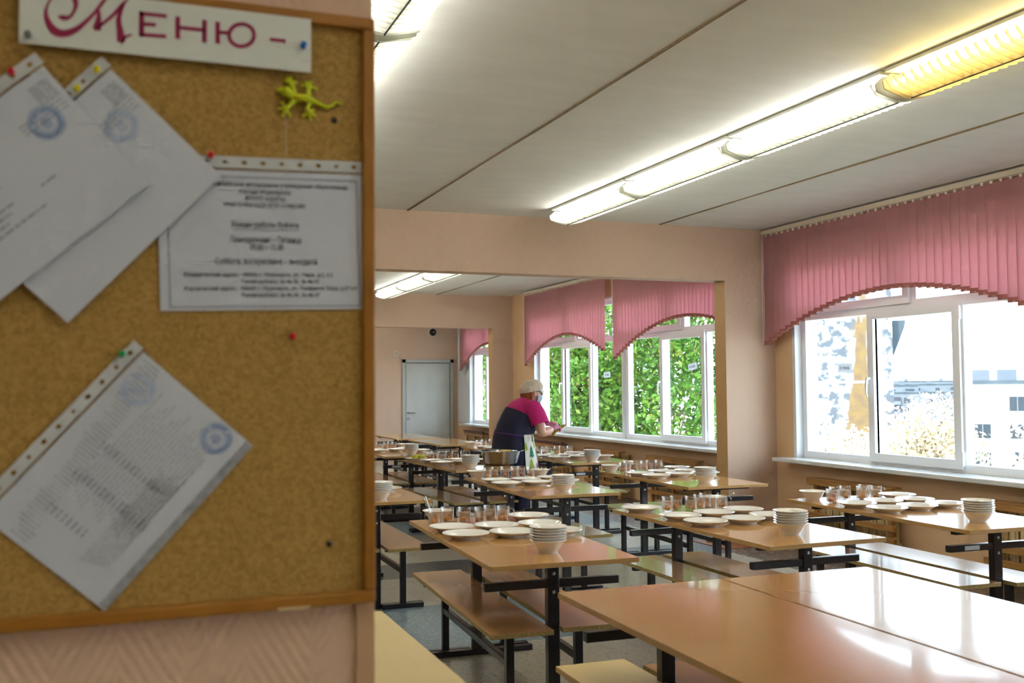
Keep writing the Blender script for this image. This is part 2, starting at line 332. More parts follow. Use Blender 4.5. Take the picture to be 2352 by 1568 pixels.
# ---------------------------------------------------------------- geometry helpers
class MB:
    """collects faces and links them as ONE mesh object"""
    def __init__(s): s.v = []; s.f = []; s.mi = []; s.sm = []; s.cur = 0; s.boxes = 0
    def add(s, vs, fs, smooth=False):
        o = len(s.v); s.v += [tuple(v) for v in vs]
        for f in fs:
            s.f.append(tuple(o+i for i in f)); s.mi.append(s.cur); s.sm.append(smooth)
        return s
    def box(s, c, d, rot=None):
        s.boxes += 1
        x, y, z = c; a, b, h = d[0]/2, d[1]/2, d[2]/2
        P = [Vector((i*a, j*b, k*h)) for i in (-1, 1) for j in (-1, 1) for k in (-1, 1)]
        if rot is not None: P = [rot @ q for q in P]
        P = [q+Vector(c) for q in P]
        return s.add(P, [(0, 1, 3, 2), (4, 6, 7, 5), (0, 4, 5, 1), (2, 3, 7, 6), (0, 2, 6, 4), (1, 5, 7, 3)])
    def bx(s, x0, x1, y0, y1, z0, z1):
        return s.box(((x0+x1)/2, (y0+y1)/2, (z0+z1)/2), (x1-x0, y1-y0, z1-z0))
    def bar(s, a, b, w, h):
        a, b = Vector(a), Vector(b); d = (b-a); ln = d.length
        q = d.to_track_quat('Y', 'Z').to_matrix()
        return s.box((a+b)/2, (w, ln, h), q)
    def lathe(s, prof, n=24, c=(0, 0, 0), axis=None, close=False):
        vs = []; fs = []
        for r, z in prof:
            for k in range(n):
                t = 2*PI*k/n; p = Vector((r*math.cos(t), r*math.sin(t), z))
                if axis is not None: p = axis @ p
                vs.append(p+Vector(c))
        m_ = len(prof)
        for i in range(m_-1 if not close else m_):
            j = (i+1) % m_
            for k in range(n):
                l = (k+1) % n
                fs.append((i*n+k, i*n+l, j*n+l, j*n+k))
        s.add(vs, fs, True)
        if not close:
            if prof[0][0] > 1e-6: s.add([vs[k] for k in range(n)], [tuple(reversed(range(n)))])
            if prof[-1][0] > 1e-6: s.add([vs[(m_-1)*n+k] for k in range(n)], [tuple(range(n))])
        return s
    def cyl(s, a, b, r, n=12, r2=None):
        a, b = Vector(a), Vector(b); d = b-a
        q = d.to_track_quat('Z', 'Y').to_matrix()
        return s.lathe([(r, 0), (r2 if r2 is not None else r, d.length)], n, a, q)
    def tube(s, pts, rad, n=8, flat=None, cap=True):
        pts = [Vector(p) for p in pts]; k = len(pts)
        if not isinstance(rad, (list, tuple)): rad = [rad]*k
        up = None; vs = []; fs = []
        for i, p in enumerate(pts):
            t = (pts[min(i+1, k-1)]-pts[max(i-1, 0)]).normalized()
            if up is None:
                up = Vector((0, 0, 1)) if abs(t.z) < .9 else Vector((1, 0, 0))
            a = t.cross(up).normalized(); up = a.cross(t).normalized()
            for j in range(n):
                th = 2*PI*j/n
                vs.append(p+(a*math.cos(th)+up*math.sin(th)*(flat or 1))*rad[i])
        for i in range(k-1):
            for j in range(n):
                l = (j+1) % n
                fs.append((i*n+j, i*n+l, (i+1)*n+l, (i+1)*n+j))
        s.add(vs, fs, True)
        if cap:
            s.add(vs[:n], [tuple(reversed(range(n)))], True); s.add(vs[-n:], [tuple(range(n))], True)
        return s
    def ball(s, c, r, n=12, rot=None):
        if isinstance(r, (int, float)): r = (r, r, r)
        vs = []; fs = []; m_ = max(4, n//2)
        for i in range(m_+1):
            ph = PI*i/m_
            for j in range(n):
                th = 2*PI*j/n
                p = Vector((r[0]*math.sin(ph)*math.cos(th), r[1]*math.sin(ph)*math.sin(th), r[2]*math.cos(ph)))
                if rot is not None: p = rot @ p
                vs.append(p+Vector(c))
        for i in range(m_):
            for j in range(n):
                l = (j+1) % n
                fs.append((i*n+j, (i+1)*n+j, (i+1)*n+l, i*n+l))
        return s.add(vs, fs, True)
    def poly(s, pts): return s.add(pts, [tuple(range(len(pts)))])
    def prism(s, pts2, z0, z1, fn=None):
        """extruded 2D outline; fn maps (x, y, z)"""
        fn = fn or (lambda x, y, z: (x, y, z)); n = len(pts2)
        vs = [fn(x, y, z0) for x, y in pts2]+[fn(x, y, z1) for x, y in pts2]
        tri = geometry.tessellate_polygon([[Vector((x, y, 0)) for x, y in pts2]])
        fs = [tuple(t) for t in tri]+[tuple(n+i for i in reversed(t)) for t in tri]
        fs += [(i, (i+1) % n, n+(i+1) % n, n+i) for i in range(n)]
        return s.add(vs, fs)
    def loft(s, rings, cap=(True, True)):
        n = len(rings[0]); vs = [p for r in rings for p in r]; fs = []
        for i in range(len(rings)-1):
            for j in range(n):
                l = (j+1) % n
                fs.append((i*n+j, i*n+l, (i+1)*n+l, (i+1)*n+j))
        s.add(vs, fs, True)
        if cap[0]: s.add(rings[0], [tuple(reversed(range(n)))], True)
        if cap[1]: s.add(rings[-1], [tuple(range(n))], True)
        return s
    def build(s, name, mats, parent=None, loc=None, bevel=0, weld=True, fix=True):
        me = bpy.data.meshes.new(name)
        me.from_pydata(s.v, [], s.f); me.update()
        if not isinstance(mats, (list, tuple)): mats = [mats]
        for x in mats: me.materials.append(x)
        me.polygons.foreach_set('material_index', s.mi)
        me.polygons.foreach_set('use_smooth', s.sm)
        if weld and s.boxes < 2:
            bm = bmesh.new(); bm.from_mesh(me)
            bmesh.ops.remove_doubles(bm, verts=bm.verts, dist=1e-5)
            if fix: bmesh.ops.recalc_face_normals(bm, faces=bm.faces)
            bm.to_mesh(me); bm.free()
        try: me.set_sharp_from_angle(angle=R(40))
        except Exception: pass
        o = bpy.data.objects.new(name, me); COL.objects.link(o)
        if parent is not None: o.parent = parent
        if loc is not None: o.location = loc
        if bevel:
            b = o.modifiers.new('soft_edges', 'BEVEL'); b.width = bevel; b.segments = 2; b.limit_method = 'ANGLE'
        return o

def tag(o, label, cat, group=None, kind=None):
    o['label'] = label; o['category'] = cat
    if group: o['group'] = group
    if kind: o['kind'] = kind
    return o

def thing(name, loc, label, cat, rz=0., group=None):
    o = bpy.data.objects.new(name, None); COL.objects.link(o); o.empty_display_size = .1
    o.location = loc; o.rotation_euler = (0, 0, rz)
    return tag(o, label, cat, group)

def struct(o): o['kind'] = 'structure'; return o

KIDS = {}
def copy_tree(o, parent=None):
    c = o.copy(); COL.objects.link(c)
    if parent is not None: c.parent = parent; c.matrix_parent_inverse = o.matrix_parent_inverse.copy()
    for ch in list(o.children): copy_tree(ch, c)
    return c

ORD = ['first', 'second', 'third', 'fourth', 'fifth', 'sixth', 'seventh', 'eighth', 'ninth']

# ---------------------------------------------------------------- room dimensions (metres; camera stands at x=0, y=0)
CEIL = 3.115
P0, P1, P1B, P2, P2B, END = 1.535, 8.80, 9.00, 16.70, 16.90, 20.30
W1, W2, W3 = 6.30, 6.45, 6.60          # inner face of the window wall in each bay
XL = -6.0; YB = -4.5
HEAD = 2.575; PIER = 5.71

mb = MB(); mb.bx(XL-.2, 7.2, YB-.2, END+.3, -.2, 0)
struct(mb.build('floor', M['floor']))
# the floor texture needs world metres: keep its origin at zero
mb = MB(); mb.bx(XL-.2, 7.0, YB-.2, END+.3, CEIL, CEIL+.25)
struct(mb.build('ceiling', M['ceiling']))
# open joints between the ceiling slabs
k = 0
for x in (-.1, 2.40, 4.97):
    for (a, b) in ((P0+.2, P1), (P1B, P2), (P2B, END)):
        k += 1
        mb = MB()
        pts = []
        n = 14
        for i in range(n+1):
            y = a+(b-a)*i/n; xx = x+rng.uniform(-.004, .004)+(.09 if a > 5 else 0)
            pts.append((xx, y, CEIL-.0015))
        mb.tube(pts, [.007+rng.uniform(0, .003) for _ in pts], 6)
        struct(mb.build('trim_%d' % k, pmat('slab_joint_%d' % k, '7a684c', '8c7a5c', 30, .9)))

mb = MB(); mb.bx(XL-.2, XL, YB, END, 0, CEIL); struct(mb.build('wall_left', M['paper']))
mb = MB(); mb.bx(XL, 7, YB-.2, YB, 0, CEIL); struct(mb.build('wall_back', M['paper']))
# end wall with the door opening
DX0, DX1, DH = 5.40, 6.50, 2.10
mb = MB(); mb.bx(XL, DX0, END, END+.2, 0, CEIL).bx(DX1, 6.9, END, END+.2, 0, CEIL).bx(DX0, DX1, END, END+.2, DH, CEIL)
struct(mb.build('wall_end', M['paper']))

# pier that carries the cork board, with its lintel over the opening
mb = MB(); mb.bx(XL, .362, P0, P0+.2, 0, CEIL); mb.bx(.362, PIER, P0, P0+.2, HEAD, CEIL); mb.bx(PIER, W1, P0, P0+.2, 0, CEIL)
struct(mb.build('wall_near_partition', M['paper_near']))
mb = MB(); mb.bx(XL, -4.5, P1, P1B, 0, CEIL); mb.bx(-4.5, PIER, P1, P1B, HEAD, CEIL); mb.bx(PIER, 6.7, P1, P1B, 0, CEIL)
w = mb.build('wall_first_partition', [M['paper'], M['ochre']])
for p_ in w.data.polygons:
    if abs(p_.normal.x) > .9: p_.material_index = 1
struct(w)
mb = MB(); mb.bx(XL, -4.5, P2, P2B, 0, CEIL); mb.bx(-4.5, 6.07, P2, P2B, 2.545, CEIL); mb.bx(6.07, 6.7, P2, P2B, 0, CEIL)
w = mb.build('wall_second_partition', [M['paper'], M['ochre']])
for p_ in w.data.polygons:
    if abs(p_.normal.x) > .9: p_.material_index = 1
struct(w)

# window wall, bay by bay
ZS, ZT = .79, 2.76
BAYS = [(W1, P0+.2, P1, [(5.37, 8.47), (2.20, 5.30)]), (W2, P1B, P2, [(12.62, 15.70), (9.48, 12.56)]),
        (W3, P2B, END, [(17.0, 19.5)]), (W1, YB, P0, [(-3.2, -.1)])]
mb = MB()
for xw, a, b, wins in BAYS:
    y0 = min(w_[0] for w_ in wins); y1 = max(w_[1] for w_ in wins)
    mb.bx(xw, xw+.26, a, b, 0, ZS); mb.bx(xw, xw+.26, a, b, ZT, CEIL)
    mb.bx(xw, xw+.26, a, y0, ZS, ZT); mb.bx(xw, xw+.26, y1, b, ZS, ZT)
struct(mb.build('wall_right', M['peach']))

def make_window(idx, xf, y0, y1, xw, outer=(True, True)):
    """plastic window seen from the room: three tall lights, the middle one an opening sash, two top lights"""
    e = bpy.data.objects.new('window_%d' % idx, None); COL.objects.link(e); e.location = (xf, (y0+y1)/2, ZS); struct(e)
    def loc(mb_, name, mat, **k):
        mb_.v = [(x-xf, y-(y0+y1)/2, z-ZS) for x, y, z in mb_.v]
        return mb_.build(name, mat, e, **k)
    F = .07; D = .04
    ztr = 2.20
    w3 = (y1-y0)/3
    ya, yb = y0+w3, y1-w3            # mullions
    ym = (y0+y1)/2
    def ring(x0, x1, a, b, c_, d_, w):
        MBr = MB()
        return MBr.bx(x0, x1, a, b, c_, c_+w).bx(x0, x1, a, b, d_-w, d_).bx(x0, x1, a, a+w, c_+w, d_-w).bx(x0, x1, b-w, b, c_+w, d_-w)
    m_ = ring(xf-D, xf+D, y0, y1, ZS, ZT, F)
    m_.bx(xf-D, xf+D, y0+F, y1-F, ztr-.045, ztr+.045)
    m_.bx(xf-D, xf+D, ya-.04, ya+.04, ZS+F, ztr-.045).bx(xf-D, xf+D, yb-.04, yb+.04, ZS+F, ztr-.045)
    m_.bx(xf-D, xf+D, ym-.04, ym+.04, ztr+.045, ZT-F)
    loc(m_, 'frame', M['white_pvc'])
    # opening sash in the middle
    s0, s1, z0, z1 = ya-.02, yb+.035, ZS+.03, ztr-.02
    S = .075; xs0, xs1 = xf-D-.03, xf-D+.02
    loc(ring(xs0, xs1, s0, s1, z0, z1, S), 'sash', M['white_pvc'])
    # hopper sash in the top light further along
    s0b, s1b, zb0, zb1 = ym+.02, y1-.03, ztr+.015, ZT-.03
    loc(ring(xs0, xs1, s0b, s1b, zb0, zb1, S), 'sash', M['white_pvc'])
    for (a, b, c_, d_) in ((y0, ya, ZS, ztr), (ya, yb, ZS, ztr), (yb, y1, ZS, ztr), (y0, ym, ztr, ZT), (ym, y1, ztr, ZT)):
        m_ = MB(); m_.bx(xf-.003, xf+.003, a+.03, b-.03, c_+.03, d_-.03); loc(m_, 'pane', M['pane'])
    m_ = MB(); yh = s1-.037
    m_.bx(xs0-.012, xs0, yh-.015, yh+.015, 1.50, 1.58).bx(xs0-.05, xs0-.01, yh-.011, yh+.011, 1.555, 1.58)
    m_.tube([(xs0-.045, yh, 1.57), (xs0-.05, yh+.004, 1.50), (xs0-.052, yh+.004, 1.44), (xs0-.042, yh, 1.40)], [.012, .012, .011, .008], 8)
    loc(m_, 'handle', M['white_pvc'])
    m_ = MB()
    for zz in (z0+.03, z1-.14): m_.bx(xs0-.012, xs0+.01, s0-.018, s0+.002, zz, zz+.11)
    loc(m_, 'hinge', M['white_pvc'])
    return e

widx = 0
for bi, (xw, a, b, wins) in enumerate(BAYS):
    ys = sorted(wins)
    for (y0, y1) in wins:
        widx += 1; make_window(widx, xw+.12, y0, y1, xw)
    lo, hi = ys[0][0], ys[-1][1]
    m_ = MB(); m_.bx(xw-.004, xw+.27, hi-.008, hi+.03, ZS, ZT).bx(xw-.004, xw+.27, lo-.03, lo+.008, ZS, ZT).bx(xw-.004, xw+.27, lo-.03, hi+.03, ZT-.01, ZT+.02)
    if len(ys) == 2: m_.bx(xw+.06, xw+.15, ys[0][1], ys[1][0], ZS, ZT)
    m_.bx(xw-.006, xw, hi-.005, (END-.02 if bi == 2 else hi+.035), ZS, ZT)
    struct(m_.build('trim_%d' % (20+bi), M['jamb']))
    m_ = MB(); m_.bx(xw-.20, xw+.10, max(lo-.1, a+.02), min(hi+.14, b-.01), .752, .792)
    struct(m_.build('trim_%d' % (30+bi), pmat('sill_white_%d' % bi, 'dfe1e0', 'e6e8e6', 4, .22, coat=.4), bevel=.008))

# ---------------------------------------------------------------- end door
e = bpy.data.objects.new('door_1', None); COL.objects.link(e); e.location = (DX0, END, 0); struct(e)
m_ = MB(); m_.bx(.0, .07, -.03, .08, 0, DH).bx(DX1-DX0-.07, DX1-DX0, -.03, .08, 0, DH).bx(0, DX1-DX0, -.03, .08, DH-.07, DH)
m_.build('frame', M['door_frame'], e, bevel=.004)
m_ = MB(); m_.bx(.082, DX1-DX0-.082, -.012, .03, .01, DH-.082); m_.build('leaf', M['door'], e)
m_ = MB(); m_.bx(.0, DX1-DX0, .085, .1, .0, DH); m_.build('dark_gap', M['dark'], e)  # dark sheet added behind the leaf to darken its gap and stop light
m_ = MB(); m_.cyl((.13, -.005, 1.0), (.13, -.03, 1.0), .03, 16).tube([(.13, -.05, 1.0), (.19, -.055, 1.0), (.27, -.05, 1.0)], .011, 8).cyl((.13, -.03, 1.0), (.13, -.055, 1.0), .012, 10)
m_.cyl((.13, -.005, .88), (.13, -.025, .88), .028, 16)
m_.build('door_handle', M['handle'], e)
m_ = MB(); m_.bx(DX1-DX0-.085, DX1-DX0-.068, -.04, -.025, 1.75, 1.87); m_.build('hinge', M['handle'], e)

# small fittings on the end wall
t = thing('dome_camera', (6.04, END, 2.66), 'black dome security camera high on the wall above the grey door', 'camera')
MB().lathe([(.0, 0), (.085, 0), (.085, .05), (.075, .06)], 20, axis=Matrix.Rotation(R(90), 3, 'X')).build('mount', M['white_plastic'], t)
MB().ball((0, -.075, 0), .075, 18).build('dome', M['black_plastic'], t)
MB().ball((0, -.138, .0), .022, 10).build('lens', M['handle'], t)
o = MB().lathe([(.045+.012*math.cos(a), .012*math.sin(a)) for a in [2*PI*i/8 for i in range(8)]], 18, axis=Matrix.Rotation(R(90), 3, 'X'), close=True).build('wall_ring', M['white_plastic'], loc=(5.27, END-.012, 2.21))
tag(o, 'small cream ring hook on the wall above the grey door', 'hook')

# ---------------------------------------------------------------- cork board on the near pier
BY = P0-.014                                  # cork surface
def bmat(x, z, th, off):
    """place a sheet on the board: local x right, y up, z out of the board"""
    c, s = math.cos(th), math.sin(th)
    return Matrix(((c, -s, 0, x), (0, 0, -1, BY-off), (s, c, 0, z), (0, 0, 0, 1)))
t = thing('cork_board', (0, P0, 1.2), 'large cork notice board in a varnished wooden frame on the near pier', 'notice board')
bl, br, bb, bt = -.75, .3605, 1.199, 2.087
def rel(m_): m_.v = [(x, y-P0, z-1.2) for x, y, z in m_.v]; return m_
rel(MB().bx(bl+.01, br-.008, BY, P0-.001, bb+.008, bt-.008)).build('cork_panel', M['cork'], t)
fw = .0185
for a in ((bl, br, bt-fw, bt), (bl, br, bb, bb+fw)):
    rel(MB().bx(a[0], a[1], BY-.012, P0-.0005, a[2], a[3])).build('frame_rail', M['board_frame'], t, bevel=.003)
for a in ((bl, bl+fw), (br-fw, br)):
    rel(MB().bx(a[0], a[1], BY-.0118, P0-.0006, bb+fw, bt-fw)).build('frame_rail', M['board_frame'], t, bevel=.003)
rel(MB().bx(.215, .262, BY-.0125, BY-.0115, bb-.001, bb+.004)).build('chipped_veneer', pmat('bare_wood', 'c9ab7c', None, 9, .8), t)
# strip of bare wood batten on the pier's corner below the board
o = MB().bx(.335, .3625, P0-.006, P0-.0005, .02, bb-.004).build('trim_40', pmat('corner_batten', 'c49a72', 'cba27a', 6, .6)); struct(o)

# menu sign
FONT = None
def text_obj(body, size, mat, parent, x, y, z, align='CENTER', bold=0., sx=1.):
    cu = bpy.data.curves.new('text', 'FONT'); cu.body = body; cu.size = size; cu.align_x = align; cu.align_y = 'CENTER'
    cu.offset = bold; cu.resolution_u = 2
    o = bpy.data.objects.new('text', cu); COL.objects.link(o)
    dg = bpy.context.evaluated_depsgraph_get(); me = bpy.data.meshes.new_from_object(o.evaluated_get(dg))
    bpy.data.objects.remove(o); bpy.data.curves.remove(cu)
    me.materials.clear(); me.materials.append(mat)
    o = bpy.data.objects.new('lettering', me); COL.objects.link(o)
    o.parent = parent; o.location = (x, y, z); o.scale = (sx, 1, 1)
    return o
def ribbon(m_, pts, ws, z):
    """flat brush stroke with varying width"""
    pts = [Vector((p[0], p[1], 0)) for p in pts]; n = len(pts)
    vs = []
    for i, p in enumerate(pts):
        t_ = (pts[min(i+1, n-1)]-pts[max(i-1, 0)]).normalized(); q = Vector((-t_.y, t_.x, 0))*ws[i]/2
        vs += [(p+q).to_tuple()[:2]+(z,), (p-q).to_tuple()[:2]+(z,)]
    m_.add(vs, [(2*i, 2*i+1, 2*i+3, 2*i+2) for i in range(n-1)])
def smooth_path(ctrl, per=8):
    """Catmull-Rom through (x, y, w) points"""
    out_ = []
    c = [ctrl[0]]+list(ctrl)+[ctrl[-1]]
    for i in range(1, len(c)-2):
        for k_ in range(per):
            u = k_/per
            out_.append(tuple(.5*((2*c[i][d])+(-c[i-1][d]+c[i+1][d])*u+(2*c[i-1][d]-5*c[i][d]+4*c[i+1][d]-c[i+2][d])*u*u+(-c[i-1][d]+3*c[i][d]-3*c[i+1][d]+c[i+2][d])*u**3) for d in range(len(c[0]))))
    out_.append(tuple(ctrl[-1])); return out_

# sign: the hand painted card
SX0, SX1, SZ0, SZ1 = -.1325, .2625, 1.9915, 2.0725
sg = bpy.data.objects.new('menu_sign', None); COL.objects.link(sg)
sg.matrix_world = bmat(SX0, SZ0, 0, .0135)
tag(sg, 'white card with crimson hand-painted lettering pinned across the board top', 'sign')
sg.rotation_mode = 'XYZ'
MB().bx(0, .395, 0, .081, -.0006, .0006).build('card', M['sign_card'], sg)
KS = .395/667                              # metres per photo pixel along the card
def sp(px, py, w=0): 
    # card coordinates from the letter's place along the card
    x = (px-45)*KS
    base = 105+(px-45)*(69/667)
    return (x, (base-py)*.081/122, w)
m_ = MB(); zl = .0009
# swash of the capital
sw = [(127, 50, 3), (138, 53, 9), (150, 52, 6), (160, 40, 5), (164, 24, 8), (158, 8, 10), (140, 2, 8), (120, 6, 5), (106, 22, 4), (101, 44, 6), (108, 66, 11), (122, 82, 15), (142, 86, 13), (165, 78, 10), (185, 62, 7), (205, 42, 6), (222, 20, 6), (234, 5, 5), (242, -6, 3)]
q = smooth_path([sp(*s_[:2])[:2]+(s_[2]*KS*1.35,) for s_ in sw]); ribbon(m_, [(a, b) for a, b, c in q], [c for a, b, c in q], zl)
for ctrl in ([(214, 36, 5), (214, 56, 9), (210, 78, 14)], [(206, 80, 3), (222, 66, 5), (246, 46, 6), (262, 28, 6), (278, 12, 4)],
             [(270, 22, 4), (261, 42, 7), (258, 60, 9), (262, 84, 12), (264, 104, 14)], [(264, 108, 4), (272, 94, 5), (288, 88, 3)]):
    q = smooth_path([sp(*s_[:2])[:2]+(s_[2]*KS*1.35,) for s_ in ctrl]); ribbon(m_, [(a, b) for a, b, c in q], [c for a, b, c in q], zl+.0001)
def bars(segs, w):
    for a, b in segs:
        ribbon(m_, [sp(*a)[:2], sp(*b)[:2]], [w*KS*1.2, w*KS*1.2], zl)
bars([((309, 38), (309, 91))], 10); bars([((304, 42), (366, 48)), ((309, 65), (341, 67)), ((304, 88), (365, 92))], 8)       # E
bars([((391, 48), (391, 97)), ((453, 55), (453, 105))], 9.5); bars([((391, 72), (453, 78))], 8)                              # H
bars([((484, 59), (484, 108))], 9.5); bars([((484, 82), (512, 84))], 8)                                                      # yu
q = [sp(541+30*math.cos(a), 89+25*math.sin(a)) for a in [2*PI*i/28 for i in range(29)]]
ribbon(m_, [p_[:2] for p_ in q], [10*KS]*29, zl)
m_.build('lettering', M['crimson'], sg, weld=False)
m_ = MB(); bars([((609, 98), (648, 102))], 8)
m_.build('dash_mark', M['crimson'], sg, weld=False)

def sheet(name, x, z, th, W, H, off, label, holes=11):
    """A4 page in a punched clear sleeve; origin at the page's top right corner, strip above the top edge"""
    e_ = bpy.data.objects.new(name, None); COL.objects.link(e_); e_.matrix_world = bmat(x, z, th, off)
    tag(e_, label, 'document', 'documents pinned to the cork board')
    nx, ny = 10, 8
    def grid(m_, x0, x1, y0, y1, zf):
        vs = [(x0+(x1-x0)*i/nx, y0+(y1-y0)*j/ny, zf(x0+(x1-x0)*i/nx, y0+(y1-y0)*j/ny)) for j in range(ny+1) for i in range(nx+1)]
        m_.add(vs, [(j*(nx+1)+i, j*(nx+1)+i+1, (j+1)*(nx+1)+i+1, (j+1)*(nx+1)+i) for j in range(ny) for i in range(nx)], True)
    m_ = MB(); m_.bx(-W+.004, -.004, -H+.004, -.003, -.0004, .0002); m_.build('page', M['paper_sheet'], e_)
    rr = random.Random(int(abs(x*1000)))
    ph = [rr.uniform(0, 6) for _ in range(4)]
    m_ = MB(); grid(m_, -W, 0, -H, 0, lambda a, b: .0030+.0011*math.sin(a*26+b*14+ph[0])+.0007*math.sin(b*60-a*21+ph[1]))
    m_.build('clear_sleeve', M['film'], e_, weld=False)
    # strip with holes
    cu = bpy.data.curves.new('strip', 'CURVE'); cu.dimensions = '2D'; cu.fill_mode = 'BOTH'; cu.extrude = .0002
    def spl(pts):
        s_ = cu.splines.new('POLY'); s_.points.add(len(pts)-1)
        for p_, q_ in zip(s_.points, pts): p_.co = (q_[0], q_[1], 0, 1)
        s_.use_cyclic_u = True
    spl([(-W, 0), (0, 0), (0, .017), (-W, .017)])
    for i in range(holes):
        cx = -W+W*(i+.6)/(holes+.2); rr_ = .0034 if i % 3 else .0028
        spl([(cx+rr_*1.25*math.cos(a), .0085+rr_*math.sin(a)) for a in [2*PI*k_/10 for k_ in range(10)]])
    o_ = bpy.data.objects.new('strip', cu); COL.objects.link(o_)
    me = bpy.data.meshes.new_from_object(o_.evaluated_get(bpy.context.evaluated_depsgraph_get()))
    bpy.data.objects.remove(o_)
    me.materials.clear(); me.materials.append(M['strip'])
    o_ = bpy.data.objects.new('punched_strip', me); COL.objects.link(o_); o_.parent = e_; o_.location = (0, 0, .0004)
    return e_

def seal(e_, x, y, r, mat):
    m_ = MB(); rr = random.Random(int(x*999))
    def ring(ra, rb, z):
        n = 36
        vs = [(x+q_*math.cos(2*PI*i/n), y+q_*math.sin(2*PI*i/n), z) for i in range(n) for q_ in (ra, rb)]
        m_.add(vs, [(2*i, 2*i+1, (2*i+3) % (2*n), (2*i+2) % (2*n)) for i in range(n)])
    ring(r, r*.94, .0005)
    n = 40
    for i in range(n):
        if rr.random() < .12: continue
        a = 2*PI*i/n
        c_, s_ = math.cos(a), math.sin(a); h0, h1 = r*.70, r*.88; w = r*.055
        m_.poly([(x+h0*c_-w*s_, y+h0*s_+w*c_, .0005), (x+h0*c_+w*s_, y+h0*s_-w*c_, .0005), (x+h1*c_+w*s_, y+h1*s_-w*c_, .0005), (x+h1*c_-w*s_, y+h1*s_+w*c_, .0005)])
    ring(r*.62, r*.56, .0005)
    for i in range(5):
        yy = y+r*(-.3+.15*i); ww = r*(.34-.1*abs(i-2)/2)
        m_.poly([(x-ww, yy-r*.035, .0005), (x+ww, yy-r*.035, .0005), (x+ww*.9, yy+r*.04, .0005), (x-ww, yy+r*.04, .0005)])
    return m_.build('round_stamp', mat, e_, weld=False)

def scribble(e_, rows, mat, h=.0022, seed=1):
    """rows of small print too faint to read: (x0, x1, y)"""
    m_ = MB(); rr = random.Random(seed)
    for x0, x1, y in rows:
        x_ = x0
        while x_ < x1:
            w = min(rr.uniform(.004, .016), x1-x_)
            m_.poly([(x_, y-h/2, .0004), (x_+w, y-h/2, .0004), (x_+w, y+h/2, .0004), (x_, y+h/2, .0004)])
            x_ += w+.0022
    return m_.build('printed_lines', mat, e_, weld=False)

# notice with the opening hours (lowest of the overlapping sheets)
C = sheet('notice', .346, 1.848, R(1.7), .304, .212, .002, 'typed notice of canteen opening hours in a clear sleeve by the frame')
m_ = MB(); a0, a1, b0, b1 = -.288, -.012, -.204, -.012; wl = .0022
m_.bx(a0, a1, b0, b0+wl, .0002, .0004).bx(a0, a1, b1-wl, b1, .0002, .0004).bx(a0, a0+wl, b0, b1, .0002, .0004).bx(a1-wl, a1, b0, b1, .0002, .0004)
m_.build('printed_border', pmat('grey_print', '8f909c', None, 5, .7), C, weld=False)
for s_, y, sz, al, xx in (('Муниципальное автономное учреждение образования', -.0235, .0092, 'CENTER', -.135), ('города Мурманска', -.034, .0092, 'CENTER', -.15),
                          ('(МАУО «ЦШП»)', -.044, .0092, 'CENTER', -.15), ('ИНН 5190016229 КПП 519001001', -.054, .0092, 'CENTER', -.15),
                          ('Режим работы буфета:', -.083, .0125, 'CENTER', -.15), ('Понедельник – Пятница', -.105, .0125, 'CENTER', -.15), ('09.00 – 15.00', -.116, .0125, 'CENTER', -.15),
                          ('Суббота, воскресенье – выходной', -.137, .0125, 'CENTER', -.15),
                          ('Юридический адрес:  183036 г. Мурманск, ул. Мира, д.2, к.2', -.1565, .0082, 'LEFT', -.268), ('Телефон/факс: 26-46-35, 26-46-37', -.1665, .0082, 'LEFT', -.188),
                          ('Фактический адрес:  183039 г. Мурманск, ул. Полярные Зори, д.37 к.4', -.1765, .0082, 'LEFT', -.268), ('Телефон/факс: 26-46-35, 26-46-37', -.1865, .0082, 'LEFT', -.188)):
    text_obj(s_, sz, M['ink'], C, xx, y, .0004, al, bold=.00022, sx=(.71 if sz > .01 else .88 if al == 'CENTER' else .92))
MB().bx(-.197, -.103, -.0905, -.0896, .0002, .0004).build('underline', M['ink'], C)

B = sheet('document', -.016, 1.974, R(47), .304, .213, .0085, 'blank-looking stamped sheet tucked behind the top tilted document')
seal(B, -.052, -.068, .0235, M['stamp_pale'])
scribble(B, [(-.038, -.012, -.018-.0042*i) for i in range(7)], M['ink_grey'], .0022, 3)
scribble(B, [(-.075, -.012, -.050-.006*i) for i in range(3)], M['ink_grey'], .0018, 4)
A = sheet('document', -.101, 1.967, R(42), .304, .213, .0150, 'tilted stamped sheet in a clear sleeve overlapping the one behind')
seal(A, -.052, -.064, .0235, M['stamp'])
scribble(A, [(-.042, -.012, -.018-.0042*i) for i in range(7)], M['ink_grey'], .0022, 5)
scribble(A, [(-.085, -.012, -.050-.006*i) for i in range(3)], M['ink_grey'], .0018, 6)
scribble(A, [(-.29, -.155+.03*(i == 6)-.012*(i % 3), -.095-.0088*i) for i in range(7)], M['ink_grey'], .0034, 7)
scribble(A, [(-.115, -.09, -.125)], M['ink_grey'], .0034, 8)
D = sheet('document', .030, 1.578, R(48), .304, .210, .003, 'tilted price list with two blue stamps low on the cork board')
seal(D, -.030, -.160, .0225, M['stamp'])
seal(D, -.048, -.034, .0235, M['stamp_pale'])
scribble(D, [(-.20-.004*(i % 5), -.03-.01*((i*7) % 4), -.062-.0062*i) for i in range(18)], M['ink_grey'], .0014, 9)
scribble(D, [(-.19, -.175, -.05-.0075*i) for i in range(17)]+[(-.14, -.128, -.05-.0075*i) for i in range(15)]+[(-.245, -.232, -.055-.0085*i) for i in range(8)], pmat('typed_figures', '6c6e78', None, 5, .7), .0018, 10)
m_ = MB(); rr = random.Random(4)
